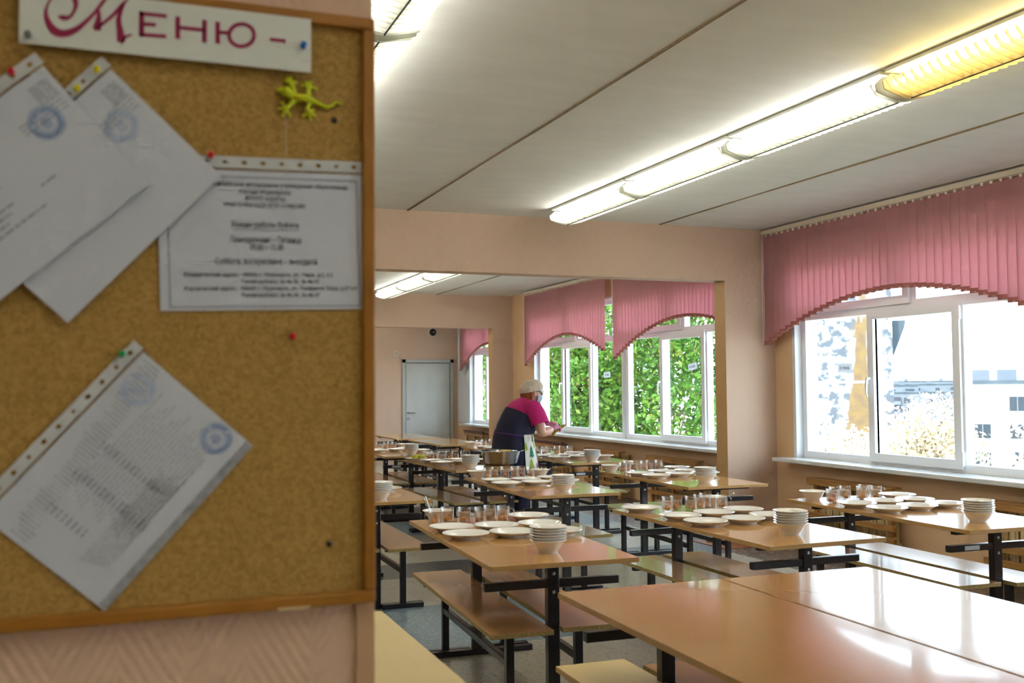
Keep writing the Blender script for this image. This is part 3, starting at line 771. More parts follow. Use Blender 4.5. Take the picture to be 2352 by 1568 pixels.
for i in range(46):
    x0 = -.010-.286*i/46; y0 = -.026-.030*i/46
    for kx in range(4):
        w = .004+.010*rr.random(); o0 = .010*(rr.random()-.5)
        m_.poly([(x0, y0+o0-w, .0003+kx*.00004), (x0-.0026, y0+o0-w, .0003+kx*.00004), (x0-.0026, y0+o0+w, .0003+kx*.00004), (x0, y0+o0+w, .0003+kx*.00004)])
m_.build('toner_smear', pmat('toner_smear_pale', 'a2a6aa', 'c6cace', 45, .8), D, weld=False)
scribble(D, [(-.27+.002*i, -.10-.02*rr.random(), -.135-.0042*i) for i in range(9)], pmat('toner_haze', 'bcc0c4', 'c8cccf', 45, .8), .0036, 12)
m_ = MB(); m_.bx(-.298, -.005, -.2055, -.194, .0002, .00035); m_.build('dark_margin', M['toner'], D, weld=False)

def pushpin(x, z, off, col, label):
    m_ = MB(); ax = Matrix.Rotation(R(90), 3, 'X')
    m_.lathe([(0, .0), (.0042, .0), (.0044, .0016), (.0028, .0024), (.0026, .0065), (.0046, .0078), (.0048, .0098), (.0036, .0108), (0, .011)], 14, axis=ax)
    o_ = m_.build('push_pin', M['pin_'+col], loc=(x, BY-off, z)); return tag(o_, label, 'pin')
pushpin(-.141, 1.949, .0152, 'red', 'red push pin through the strip of the topmost tilted document')
pushpin(-.059, 1.936, .0088, 'yellow', 'lower yellow push pin on the strip of the stamped sheet behind')
pushpin(-.034, 1.965, .0088, 'yellow', 'upper yellow push pin on the strip of the stamped sheet behind')
pushpin(.250, 2.030, .0140, 'blue', 'blue push pin in the menu sign')
pushpin(.119, 1.858, .003, 'red', 'red push pin peeking out at the corner of the opening-hours notice')
pushpin(.002, 1.570, .004, 'green', 'green push pin holding the price list by its strip')
pushpin(.237, 1.597, .001, 'red', 'red push pin alone on bare cork below the opening-hours notice')
pushpin(-.121, 2.002, .0140, 'grey', 'grey push pin in the corner of the menu sign')
for (x, z, l_) in ((.300, 1.926, 'black screw head in the cork below the lime gecko tail'), (.292, 1.289, 'black screw head low on the cork near the frame corner')):
    o = MB().lathe([(0, 0), (.0045, 0), (.0042, .002), (.0025, .003), (0, .003)], 14, axis=Matrix.Rotation(R(90), 3, 'X')).build('screw_head', M['pin_black'], loc=(x, BY-.0005, z)); tag(o, l_, 'screw')

# lime toy gecko stuck to the cork, thread hanging below
def gp(px, py): return ((px-700)*.000645, (222-py)*.000652)
t = thing('toy_gecko', (.255, BY, 1.957), 'lime green rubber toy gecko stuck on the cork board', 'toy')
def g3(px, py, o_=.006): a, b = gp(px, py); return (a, -o_, b)
m_ = MB()
m_.tube([g3(635, 214, .005), g3(642, 213, .007), g3(655, 216, .009), g3(664, 222, .008), g3(672, 226, .006), g3(684, 227, .007), g3(700, 227, .008), g3(712, 230, .007), g3(722, 233, .006), g3(740, 239, .005), g3(752, 242, .005), g3(763, 236, .004), g3(772, 228, .004), g3(787, 229, .003)],
        [.002, .0065, .0105, .0085, .005, .0072, .0075, .0065, .005, .0042, .0036, .003, .0027, .0018], 10, flat=.75)
m_.build('body', M['gecko'], t)
for hip, knee, foot, toes in (((676, 222), (672, 204), (667, 194), [(655, 188), (660, 181), (668, 179), (678, 190)]),
                              ((708, 226), (708, 206), (709, 198), [(695, 196), (703, 187), (713, 186), (726, 200)]),
                              ((676, 232), (664, 246), (657, 254), [(642, 254), (648, 240), (650, 270), (665, 268)]),
                              ((710, 236), (704, 250), (711, 258), [(697, 266), (713, 273), (722, 262), (720, 250)])):
    m_ = MB(); m_.tube([g3(*hip), g3(*knee), g3(*foot)], [.0042, .0032, .0038], 8)
    for tt in toes:
        m_.tube([g3(*foot), g3(*tt, .003)], [.0026, .0016], 6); m_.ball(g3(*tt, .003), .0024, 6)
    m_.build('leg', M['gecko'], t)
m_ = MB(); m_.ball(g3(681, 229, .0145), (.0028, .0012, .0028), 8); m_.build('orange_spot', pmat('orange_dye', 'e0a020', None, 5, .5), t)
o = MB().tube([(.2265, BY-.004, 1.93), (.2270, BY-.006, 1.90), (.2262, BY-.009, 1.862), (.2268, BY-.010, 1.835)], .0006, 5).build('thread', M['thread'])
tag(o, 'thin thread hanging from the lime gecko to the notice', 'thread')

# ---------------------------------------------------------------- ceiling lamps
def make_lamp(first):
    e_ = bpy.data.objects.new('ceiling_lamp', None); COL.objects.link(e_)
    LN = 1.385; HW = .175
    m_ = MB(); m_.bx(-.14, .14, -LN/2, LN/2, -.022, -.004); m_.bx(-.045, .045, -LN/2, LN/2, -.055, -.022); m_.build('tray', M['tray'], e_)
    for s_ in (-1, 1):
        y = s_*(LN/2-.010)
        prof = [(-HW+.01, -.075), (-.115, -.03), (.115, -.03), (HW-.01, -.075), (HW-.02, -.112), (.03, -.146), (-.03, -.146), (-HW+.02, -.112)]
        m2 = MB(); m2.prism(prof, y-.004, y+.004, lambda a, b, c: (a, c, b)); m2.build('end_cap', M['louver'], e_)
    for s_ in (-1, 1):
        MB().cyl((s_*.082, -LN/2+.03, -.075), (s_*.082, LN/2-.03, -.075), .013, 12).build('tube', M['tube'], e_)
    n = 24
    for s_ in (-1, 1):
        m_ = MB()
        for i in range(n):
            y = -LN/2+.04+(LN-.08)*i/(n-1)
            pr = [(.006, -.147), (HW-.035, -.118), (HW-.003, -.075), (HW-.012, -.064), (HW-.035, -.092), (.115, -.099), (.045, -.099), (.006, -.075)]
            m_.prism([(s_*a, b) for a, b in pr], y-.0018, y+.0018, lambda a, b, c: (a, c, b))
        m_.build('louver', M['louver'], e_)
    m_ = MB(); m_.prism([(-.032, -.06), (.032, -.06), (.004, -.146), (-.004, -.146)], -LN/2+.03, LN/2-.03, lambda a, b, c: (a, c, b)); m_.build('spine', M['louver'], e_)
    m_ = MB(); m_.bx(-.0025, .0025, -LN/2+.03, LN/2-.03, -.151, -.146); m_.build('spine_gap', M['dark'], e_)
    return e_
proto = None
LAMPS = []
row_defs = [('window row of the near bay', 3.735, [(7.62, 0), (6.20, 0), (4.78, 0), (3.36, 1)]),
            ('cork board row of the near bay', 1.00, [(7.62, 0), (6.20, 0), (4.78, 0), (3.36, 0)]),
            ('window row of the second bay', 4.03, [(15.55, 0), (14.13, 0), (12.71, 0), (11.29, 0)]),
            ('wall row of the second bay', 1.2, [(15.55, 0), (14.13, 0), (12.71, 0), (11.29, 0)]),
            ('middle row of the camera bay', .9, [(.2, 0), (-1.4, 0)]), ('added unseen window row of the camera bay', 3.735, [(.2, 0), (-1.4, 0)]), ('added unseen wall row of the camera bay', -1.6, [(.2, 0), (-1.4, 0)]), ('added unseen inner row of the near bay', -1.75, [(7.62, 0), (6.20, 0), (4.78, 0)]), ('added unseen inner row of the second bay', -1.75, [(15.55, 0), (14.13, 0), (12.71, 0)]), ('added unseen window row of the end bay', 4.1, [(19.3, 0), (17.88, 0)]), ('added unseen wall row of the end bay', 1.2, [(19.3, 0), (17.88, 0)])]  # all but the middle row are unseen lamps added to brighten board and walls
for rname, x, ys in row_defs:
    for i, (y, warm) in enumerate(ys):
        if proto is None: proto = o = make_lamp(1)
        else: o = copy_tree(proto)
        o.location = (x, y, CEIL)
        tag(o, ('yellow-glowing' if warm else 'white-glowing')+' louvred lamp, %s from far end, %s' % (ORD[i], rname), 'lamp', 'fluorescent ceiling lamps')
        LAMPS.append((o, warm))
for o, warm in LAMPS:
    if warm:
        for ch in o.children:
            ch.data = ch.data.copy()
            if ch.name.startswith('tube'): ch.data.materials[0] = M['tube_warm']
            elif ch.name.startswith(('louver', 'spine', 'end')) and 'gap' not in ch.name: ch.data.materials[0] = M['louver_warm']

# ---------------------------------------------------------------- vertical blinds
def make_blind(x, y_hi, y_lo, z_top, z_end, z_apex, y_apex, half, label):
    """slats along the wall from y_hi down to y_lo, lower ends cut to an arch"""
    e_ = thing('vertical_blind', (x, (y_hi+y_lo)/2, 0), label, 'blind', group='pink vertical blinds')
    ym = (y_hi+y_lo)/2
    MB().bx(-.028, .028, y_lo-ym-.02, y_hi-ym, z_top, z_top+.042).build('head_rail', M['rail_pvc'], e_, bevel=.004)
    sl, hm, ch, cl = MB(), MB(), MB(), MB()
    n = int(round((y_hi-y_lo)/.0905)); rr = random.Random(int(y_hi*10))
    last = None
    for i in range(n):
        y = y_hi-.045-.0905*i
        u = (y-y_apex)/half
        zb = z_apex-(z_apex-z_end)*min(1.15, abs(u))**1.9
        a = R(-12+rr.uniform(-4, 4)); hw = .0515
        dx, dy = math.sin(a)*hw, math.cos(a)*hw
        zt = z_top-.02
        nn = 4
        def strip(mb_, z0, z1, off):
            rows = []
            for kx in range(nn+1):
                f = -1+2*kx/nn; bow = .004*(1-f*f)
                rows.append((f*dx-bow-off-ox, y-ym+f*dy))
            for sg_ in (0, .0012):
                vs = [(px-sg_, py, zz) for zz in (z0, z1) for px, py in rows]
                mb_.add(vs, [(k_, k_+1, nn+2+k_, nn+1+k_) for k_ in range(nn)], True)
            return rows
        ox = 0
        r_ = strip(sl, zb, zt, 0)
        strip(hm, zb-.002, zb+.038, .0016)
        cl.bx(-.006, .004, y-ym-.012, y-ym+.012, zt-.004, z_top+.002)
        if last is not None:
            p0 = Vector((-.008, last[0]-ym, last[1]+.012)); p1 = Vector((-.008, y-ym, zb+.012))
            mid = (p0+p1)/2-Vector((0, 0, .022))
            ch.tube([p0, (p0*.6+mid*.4)-Vector((0, 0, .008)), mid, (p1*.6+mid*.4)-Vector((0, 0, .008)), p1], .0016, 5)
        last = (y, zb)
    sl.build('slats', M['blind'], e_, weld=False); hm.build('hem', M['hem'], e_, weld=False)
    ch.build('bead_chain', M['chain'], e_); cl.build('slat_hanger', M['chain'], e_)
    m_ = MB(); m_.tube([(-.03, y_hi-ym-.012, z_top), (-.03, y_hi-ym-.012, 2.1), (-.03, y_hi-ym-.012, 1.95)], .003, 6)
    m_.tube([(-.03, y_hi-ym-.035, z_top), (-.03, y_hi-ym-.035, 2.1), (-.03, y_hi-ym-.02, 1.93), (-.03, y_hi-ym-.012, 1.95)], .002, 6)
    m_.build('pull_cord', M['chain'], e_)
    return e_
make_blind(6.17, 8.78, 5.05, 3.055, 1.90, 2.335, 6.95, 1.85, 'pink arched vertical blind over the window closest to the camera')
make_blind(6.17, 5.00, 1.80, 3.055, 1.90, 2.335, 3.40, 1.6, 'pink arched vertical blind further out of view beside the near pier')
make_blind(6.33, 15.80, 12.78, 3.055, 1.86, 2.30, 14.15, 1.62, 'pink arched vertical blind over the window the woman faces')
make_blind(6.33, 12.52, 9.20, 3.055, 1.87, 2.345, 10.66, 1.85, 'pink arched vertical blind between the woman and the near pier')
make_blind(6.48, 19.75, 17.0, 3.055, 1.86, 2.33, 18.0, 1.7, 'pink arched vertical blind in the end bay beside the grey door')

# ---------------------------------------------------------------- radiators and wooden screens
def radiator(x, y_hi, y_lo, label):
    e_ = thing('radiator', (x, (y_hi+y_lo)/2, .0), label, 'radiator', group='radiators under the windows')
    n = int((y_hi-y_lo)/.098); ym = (y_hi+y_lo)/2
    for i in range(n):
        y = y_hi-ym-.05-.098*i
        m_ = MB()
        for dx in (-.045, .035):
            m_.tube([(dx, y, .13), (dx, y, .55)], [.022, .022], 8)
        m_.box((-.045, y, .34), (.012, .078, .40))
        m_.box((-.005, y, .56), (.12, .07, .055)); m_.box((-.005, y, .12), (.12, .07, .055))
        for z in (.2, .3, .4, .5): m_.box((-.005, y, z), (.10, .03, .02), Matrix.Rotation(R(25), 3, 'Y'))
        m_.build('section', M['radiator'], e_)
    m_ = MB(); m_.cyl((0, y_lo-ym-.06, .12), (0, y_lo-ym+.1, .12), .018, 10); m_.cyl((0, y_hi-ym-.1, .555), (0, y_hi-ym+.07, .555), .018, 10)
    m_.build('pipe', M['radiator'], e_)
    return e_
def screen(x, y_hi, y_lo, label, dark=False):
    e_ = thing('radiator_screen', (x, (y_hi+y_lo)/2, 0), label, 'radiator screen', group='wooden radiator screens')
    h = (y_hi-y_lo)/2
    for s_ in (-1, -.02, .96):
        MB().bx(.012, .04, s_*h*.88-.022, s_*h*.88+.022, .0, .60).build('post', M['wood_rail'], e_)
    for z in (.575, .42, .27, .165):
        if z == .42: continue
        MB().bx(-.018, .012, -h, h, z, z+.05).build('rail', M['wood_rail'], e_, bevel=.004)
    m_ = MB(); m_.bx(-.018, .09, -h, h, .625, .64)
    if dark: m_.bx(-.03, .02, -h, h, .64, .675)
    m_.build('shelf', M['rail_dark'] if dark else M['wood_rail'], e_, bevel=.004)
    return e_
spots = [(W1, 8.02, 6.88, 'in the near bay under the first blind'), (W1, 5.92, 4.75, 'in the near bay beside the table under the first window'),
         (W1, 4.0, 2.9, 'in the near bay close to the near pier'),
         (W2, 11.45, 10.25, 'in the second bay behind the near pier'), (W2, 13.30, 12.2, 'in the second bay, middle of its three'), (W2, 15.15, 14.05, 'in the second bay behind the woman\'s table'),
         (W3, 19.2, 18.1, 'in the end bay beside the grey door')]
for xw, a, b, l_ in spots:
    radiator(xw-.085, a-.05, b+.04, 'cream cast radiator '+l_)
    screen(xw-.215, a, b, ('dark-capped' if a in (15.15, 19.2) else 'brown slatted')+' wooden screen '+l_, a in (15.15, 19.2))

# loose boards lying by the near pier
o = MB().prism([(5.22, 8.70), (5.66, 8.68), (5.62, 8.12), (5.24, 8.14)], .0, .006).build('hardboard_sheet', pmat('orange_hardboard', '8a4a22', '9a5a2c', 5, .5)); tag(o, 'orange-brown hardboard sheet lying on the floor against the near pier', 'board')
o = MB().box((5.45, 8.57, .0265), (.24, .13, .04), Matrix.Rotation(.35, 3, 'Z')).build('wood_offcut', pmat('raw_offcut_wood', 'b07a48', 'c08a58', 8, .6, stretch=(1, 6, 1)), bevel=.002); tag(o, 'short wooden offcut lying on the hardboard sheet by the near pier', 'board')

# ---------------------------------------------------------------- tables and benches
TW, TL = .70, 1.63
def make_table(topmat, stick=False):
    e_ = bpy.data.objects.new('dining_table', None); COL.objects.link(e_)
    o_ = MB().bx(-TW/2, TW/2, -TL/2, TL/2, .728, .75).build('tabletop', [topmat, M['edge']], e_, bevel=.0015)
    for p_ in o_.data.polygons:
        if abs(p_.normal.z) < .5: p_.material_index = 1
    for s_ in (-1, 1):
        y = s_*.625
        MB().bx(-.028, .028, y-.022, y+.022, .03, .728).build('column', M['black_steel'], e_, bevel=.003)
        MB().bx(-.285, .285, y-.018, y+.018, .70, .7275).build('top_bracket', M['black_steel'], e_)
        m_ = MB(); m_.bx(-.325, -.028, y-.018, y+.018, .607, .643).bx(.028, .325, y-.018, y+.018, .607, .643); m_.build('hook_arm', M['black_steel'], e_, bevel=.003)
        MB().bx(-.33, .33, y-.02, y+.02, 0, .032).build('foot_bar', M['black_steel'], e_, bevel=.003)
        for z in (.672, .588):
            MB().lathe([(0, 0), (.009, 0), (.008, .005), (0, .006)], 10, (0, y-.022, z), Matrix.Rotation(R(90), 3, 'X')).build('bolt', M['zinc'], e_)
    return e_
def make_bench(seatmat, raw=True):
    e_ = bpy.data.objects.new('bench', None); COL.objects.link(e_)
    o_ = MB().bx(-.147, .147, -.80, .80, .416, .438).build('seat', [seatmat, M['chip'] if raw else M['edge']], e_, bevel=.0015)
    for p_ in o_.data.polygons:
        if abs(p_.normal.z) < .5: p_.material_index = 1
    for s_ in (-1, 1):
        y = s_*.60
        MB().bx(-.019, .019, y-.019, y+.019, .03, .39).build('leg', M['black_steel'], e_, bevel=.003)
        MB().bx(-.125, .125, y-.018, y+.018, .39, .416).build('seat_bracket', M['black_steel'], e_)
        MB().bx(-.145, .145, y-.02, y+.02, 0, .032).build('foot_bar', M['black_steel'], e_, bevel=.003)
    MB().bx(-.016, .016, -.60, .60, .235, .27).build('stretcher', M['black_steel'], e_, bevel=.003)
    return e_
tproto = make_table(M['top']); bproto = make_bench(M['seat'])
tbirch = make_table(M['birch']); bbirch = make_bench(M['birch'], False)
used = set()
def put(pr, x, y, rz):
    o_ = pr if pr.name not in used else copy_tree(pr)
    if pr.name not in used: used.add(pr.name)
    o_.location = (x, y, 0); o_.rotation_euler = (0, 0, rz); return o_
# key: front left corner (x, y), turn in degrees, phrase that names the table
TAB = {
 'T1': (1.485, 4.13, -3.0, 'table beside the cork board edge'),
 'T2': (2.892, 4.11, 0.6, 'middle table of the first laid row'),
 'T3': (4.145, 4.13, -2.0, 'table under the first window'),
 'T0': (1.305, 6.75, -0.5, 'table half hidden behind the cork board'),
 'T5': (2.69, 6.65, -2.0, 'middle table of the second laid row'),
 'T4': (4.01, 6.72, -1.6, 'table beside the near pier'),
 'T0b': (1.30, 9.0, 1.0, 'bare table beyond the hidden one'),
 'T6': (2.895, 8.97, 2.2, 'table with the steel basin'),
 'T7': (4.215, 9.30, -0.8, 'table the woman leans over'),
 'T8': (2.757, 11.12, -0.6, 'laid table before the grey door'),
 'T11': (4.13, 10.97, 0.0, 'laid table behind the woman'),
 'T9': (3.98, 13.0, 0.0, 'bare table in front of the second partition'),
 'T10': (3.88, 14.88, 0.0, 'bare table closest to the grey door'),
 'Ba': (1.505, 1.895, -1.0, 'bare table closest to the camera'),
 'Bb': (2.216, 1.883, -1.0, 'bare table joined to its window side'),
}
def tab_pt(k_, u, v):
    x, y, a, _ = TAB[k_]; c, s_ = math.cos(R(a)), math.sin(R(a))
    return (x+u*c-v*s_, y+u*s_+v*c)
bare = {'T0b', 'T9', 'T10', 'Ba', 'Bb'}
jit = random.Random(3)
for k_, (x, y, a, ph) in TAB.items():
    cx, cy = tab_pt(k_, TW/2, TL/2)
    o_ = put(tproto, cx, cy, R(a))
    lab = {'Ba': 'bare glossy beech-topped table closest to the camera', 'Bb': 'bare glossy beech-topped table joined along the window side of another'}.get(k_)
    if not lab: lab = 'beech-topped dining table on black steel columns, the '+ph
    tag(o_, lab, 'table', 'dining tables')
    for s_, u in ((0, .175), (1, .525)):
        if k_ == 'Ba' and s_ == 0: continue
        v = TL/2+.09+jit.uniform(-.03, .03)
        if k_ in ('T0',): v -= .12
        if k_ in ('Ba', 'Bb'): v = TL/2+.05
        bx_, by_ = tab_pt(k_, u+jit.uniform(-.01, .01), v)
        ob = put(bproto, bx_, by_, R(a+jit.uniform(-.6, .6)))
        tag(ob, 'brown bench on the %s side under the %s' % ('window' if s_ else 'wall', ph), 'bench', 'benches under the tables')
# pale benches and table next to the camera
o_ = put(bbirch, 1.715, 2.86, R(-1)); tag(o_, 'pale yellow birch bench pushed under the bare table closest to the camera', 'bench', 'benches under the tables')
o_ = put(tbirch, .50, 2.665, 0); tag(o_, 'pale yellow birch table beside the near pier', 'table', 'dining tables')
# paper stickers on three arms
for k_ in ('T3', 'T7', 'T8'):
    pass
arm_tables = [o_ for o_ in COL.objects if o_.name.startswith('dining_table')]
for k_ in ('T3', 'T7', 'T8'):
    cx, cy = tab_pt(k_, TW/2, TL/2)
    tb = min(arm_tables, key=lambda q: (q.location.x-cx)**2+(q.location.y-cy)**2)
    o_ = MB().bx(-.225, -.125, -.625-.0195, -.625-.0185, .614, .637).build('sticker', M['sticker'], tb)
    o_['label'] = 'white inventory sticker on the black arm'

# ---------------------------------------------------------------- tableware
def lathe_obj(name, prof, mat, n=32):
    return MB().lathe(prof, n).build(name, mat)
plate = lathe_obj('plate', [(0, .004), (.060, .004), (.066, 0), (.072, 0), (.074, .005), (.088, .013), (.1185, .0265), (.1215, .0285), (.1205, .0305), (.117, .030), (.090, .0195), (.082, .0165), (.070, .0095), (0, .008)], M['china'], 40)
bowl = lathe_obj('soup_bowl', [(0, .004), (.036, .004), (.040, 0), (.045, 0), (.046, .006), (.060, .022), (.074, .046), (.080, .052), (.0875, .0555), (.0882, .0575), (.0865, .0585), (.078, .0555), (.070, .048), (.056, .026), (.040, .010), (0, .008)], M['china'], 36)
def make_mug(drink, fruit, seed):
    e_ = bpy.data.objects.new('glass_mug', None); COL.objects.link(e_)
    m_ = MB(); m_.lathe([(0, .0), (.034, .0), (.0365, .003), (.038, .085), (.0385, .0875), (.0368, .0885), (.0355, .086), (.0342, .010), (.031, .007), (0, .0065)], 24)
    m_.build('cup', M['glass'], e_)
    m_ = MB(); m_.tube([(.037, 0, .072), (.050, 0, .076), (.060, 0, .066), (.063, 0, .046), (.058, 0, .028), (.048, 0, .019), (.037, 0, .020)], .0042, 8)
    m_.build('handle', M['glass'], e_)
    m_ = MB(); m_.lathe([(0, .0075), (.0325, .0105), (.0338, .062), (0, .062)], 20); m_.build('compote', drink, e_)
    rr = random.Random(seed)
    for i in range(3):
        a = rr.uniform(0, 6.28); r_ = rr.uniform(.006, .016)
        MB().ball((r_*math.cos(a), r_*math.sin(a), .018+.003*i), (rr.uniform(.014, .019), rr.uniform(.012, .017), .013), 10, Matrix.Rotation(a, 3, 'Z')).build('fruit', fruit, e_)
    return e_
MUG = [make_mug(M['drink_a'], M['fruit_a'], 1), make_mug(M['drink_a'], M['fruit_b'], 2), make_mug(M['drink_b'], M['fruit_c'], 3), make_mug(M['drink_c'], M['fruit_a'], 4)]
def make_spoon():
    e_ = bpy.data.objects.new('spoon', None); COL.objects.link(e_)
    m_ = MB(); m_.tube([(0, 0, .03), (0, .002, .065), (0, .004, .10), (0, 0, .135)], [.0026, .0028, .0042, .0075], 8, flat=.4); m_.build('shaft', M['spoon'], e_)
    MB().ball((0, 0, .014), (.012, .004, .02), 10).build('scoop', M['spoon'], e_)
    return e_
spoon = make_spoon()

PL = {
 'T1': ([(1.67, 5.23), (1.66, 4.96), (1.91, 5.19), (1.89, 4.93), (2.13, 5.17), (2.13, 4.88), (2.15, 5.50)], (1.87, 4.40), [(1.655, 5.52, 0, 190), (1.745, 5.57, 3, 60), (1.83, 5.52, 0, 40), (1.915, 5.48, 1, 200), (1.995, 5.55, 1, 190), (2.07, 5.49, 0, -25)], (1.725, 5.70), 4),
 'T2': ([(3.0, 5.56), (3.01, 5.14), (3.26, 5.18), (3.01, 4.87), (3.27, 4.88), (3.50, 5.24), (3.48, 4.95)], (3.24, 4.42), [(3.13, 5.50, 3, 180), (3.21, 5.53, 0, 60), (3.285, 5.48, 1, 10), (3.375, 5.53, 0, 200), (3.45, 5.58, 0, 190), (3.50, 5.47, 1, -10)], (3.55, 5.66), 2),
 'T3': ([(4.31, 5.20), (4.56, 5.24), (4.79, 5.23), (4.31, 4.93), (4.56, 4.95), (4.80, 4.97), (4.82, 5.50)], (4.46, 4.38), [(4.32, 5.45, 2, 70), (4.43, 5.56, 2, 190), (4.53, 5.58, 0, 220), (4.62, 5.52, 3, 60), (4.71, 5.60, 1, 190), (4.735, 5.50, 1, -20)], (4.33, 5.66), 2),
 'T4': ([(4.16, 7.77), (4.43, 7.86), (4.18, 7.52), (4.43, 7.57), (4.69, 8.20), (4.66, 7.83), (4.67, 7.55)], (4.33, 7.0), [(4.17, 8.10, 1, 170), (4.27, 8.21, 0, 180), (4.36, 8.24, 3, 190), (4.44, 8.21, 2, 200), (4.54, 8.27, 1, 190), (4.62, 8.24, 1, 190)], (4.14, 8.28), 0),
 'T5': ([(2.83, 7.72), (2.81, 7.43), (3.07, 7.69), (3.05, 7.42), (3.32, 7.73), (3.30, 7.43)], (3.04, 6.87), [(2.90, 8.12, 0, 200), (2.99, 8.17, 1, 190), (3.065, 8.15, 2, 190), (3.14, 8.10, 1, 200), (3.22, 8.16, 2, 190), (3.31, 8.08, 1, -30)], (3.38, 8.12), 2),
 'T6': ([(2.99, 10.08), (3.0, 9.76), (3.24, 10.09), (3.24, 9.80), (3.45, 9.94)], (3.13, 9.24), [(3.03, 10.42, 3, 190), (3.12, 10.46, 0, 190), (3.20, 10.40, 1, 190), (3.29, 10.43, 0, 200), (3.37, 10.46, 0, 200), (3.44, 10.38, 0, -20)], None, 0),
 'T7': ([(4.33, 10.16), (4.34, 9.90), (4.58, 10.18), (4.59, 9.92), (4.80, 10.48), (4.83, 9.86), (4.83, 10.17)], (4.50, 9.43), [(4.44, 10.72, 1, 190), (4.49, 10.64, 1, 190), (4.57, 10.72, 1, 190), (4.64, 10.64, 0, 200), (4.74, 10.72, 3, 190), (4.82, 10.68, 0, 200)], None, 0),
 'T8': ([(2.90, 11.98), (2.90, 12.26), (3.14, 12.08), (3.36, 11.82), (3.32, 12.28)], (3.14, 11.40), [(2.90, 12.52, 0, 190), (3.04, 12.58, 0, 190), (3.13, 12.56, 0, 190), (3.22, 12.6, 0, 190), (3.31, 12.58, 0, 190)], (3.36, 12.58), 3),
 'T0': ([(1.85, 7.44), (1.84, 7.74), (1.55, 7.46)], (1.685, 6.93), [], None, 0),
 'T11': ([(4.27, 12.09), (4.27, 11.77), (4.52, 12.07)], None, [(4.30, 12.40, 2, 190), (4.42, 12.5, 1, 190), (4.53, 12.52, 2, 190), (4.64, 12.48, 2, 190)], (4.24, 12.5), 0),
}
MOVE = []; APPLE = [2.93, 10.40]
pf = bf = True; mfirst = [True]*4; sf = True
ORDB = ['topmost', 'second', 'third', 'fourth', 'fifth', 'bottom']
for k_, (pls, st, mugs, bw, nsp) in PL.items():
    ph = TAB[k_][3]; zt = .7502
    ref = st or (mugs[0][0], mugs[0][1]-3)
    # nudge the dishes until none of them touch
    P_ = [[x, y, .1222, 0] for x, y in pls]+[[q[0], q[1], .041, 1] for q in mugs]
    if k_ == 'T6': P_.append([2.93, 10.40, .1222, 3])
    F_ = ([[st[0], st[1], .089]] if st else [])+([[bw[0], bw[1], .089]] if bw else [])+([[3.54, 9.52, .233]] if k_ == 'T6' else [])
    for _ in range(120):
        for i in range(len(P_)):
            for j in range(i):
                dx, dy = P_[i][0]-P_[j][0], P_[i][1]-P_[j][1]; d_ = math.hypot(dx, dy) or 1e-6; need = P_[i][2]+P_[j][2]-d_
                if need > 0:
                    wi, wj = (.5, .5) if P_[i][3] == P_[j][3] else ((.2, .8) if P_[i][3] else (.8, .2))
                    P_[i][0] += dx/d_*need*wi; P_[i][1] += dy/d_*need*wi; P_[j][0] -= dx/d_*need*wj; P_[j][1] -= dy/d_*need*wj
            for fx, fy, fr in F_:
                dx, dy = P_[i][0]-fx, P_[i][1]-fy; d_ = math.hypot(dx, dy) or 1e-6; need = P_[i][2]+(fr if P_[i][3] != 0 or fr > .2 else fr*.62)-d_
                if need > 0: P_[i][0] += dx/d_*need; P_[i][1] += dy/d_*need
    MOVE.append((k_, max([math.hypot(P_[i][0]-q[0], P_[i][1]-q[1]) for i, q in enumerate(list(pls)+[m_0[:2] for m_0 in mugs])])))
    pls = [(q[0], q[1]) for q in P_[:len(pls)]]
    mugs = [(P_[len(pls)+i][0], P_[len(pls)+i][1], q[2], q[3]) for i, q in enumerate(mugs)]
    if k_ == 'T6': APPLE = P_[-1]
    for i, (x, y) in enumerate(sorted(pls, key=lambda q: (q[0]-ref[0])**2+(q[1]-ref[1])**2)):
        o_ = plate if pf else plate.copy()
        if not pf: COL.objects.link(o_)
        pf = False
        o_.location = (x, y, zt)
        tag(o_, '%s white plate from the %s, %s' % (ORD[i], 'bowl stack' if st else 'front edge', ph), 'plate', 'white plates on the laid tables')
    if st:
        for i in range(6):
            o_ = bowl if bf else bowl.copy()
            if not bf: COL.objects.link(o_)
            bf = False
            o_.location = (st[0]+jit.uniform(-.002, .002), st[1]+jit.uniform(-.002, .002), zt+.0126*i)
            r_ = 5-i
            nm = 'topmost' if r_ == 0 else ('bottom' if r_ == 5 else ORD[r_])
            tag(o_, '%s bowl%s in the stack on the %s' % (nm, '' if r_ in (0, 5) else ' down', ph), 'bowl', 'stacked white bowls')
    for i, (x, y, kind, an) in enumerate(sorted(mugs, key=lambda q: -q[0])):
        pr = MUG[kind]
        o_ = pr if mfirst[kind] else copy_tree(pr)
        mfirst[kind] = False
        o_.location = (x, y, zt); o_.rotation_euler = (0, 0, R(an))
        tag(o_, '%s compote mug from the window, %s' % (ORD[i], ph), 'mug', 'glass mugs of compote')
    if bw:
        o_ = bowl.copy(); COL.objects.link(o_); o_.location = (bw[0], bw[1], zt)
        tag(o_, 'single white bowl behind the mugs on the '+ph, 'bowl', 'single bowls behind the mugs')
        for i in range(nsp):
            o_ = spoon if sf else copy_tree(spoon)
            sf = False
            az = R((200, 165, -150, 150)[i]) if k_ in ('T1', 'T8') else R(-20-25*i)
            o_.location = (bw[0]+.022*math.cos(az), bw[1]+.022*math.sin(az), zt+.014)
            o_.rotation_mode = 'XYZ'
            o_.rotation_euler = (0, R((34, 26, 14, 22)[i] if k_ in ('T1', 'T8') else 60), az)
            tag(o_, 'steel spoon standing in the white bowl on the '+ph, 'spoon', 'spoons in the bowl on the '+ph)
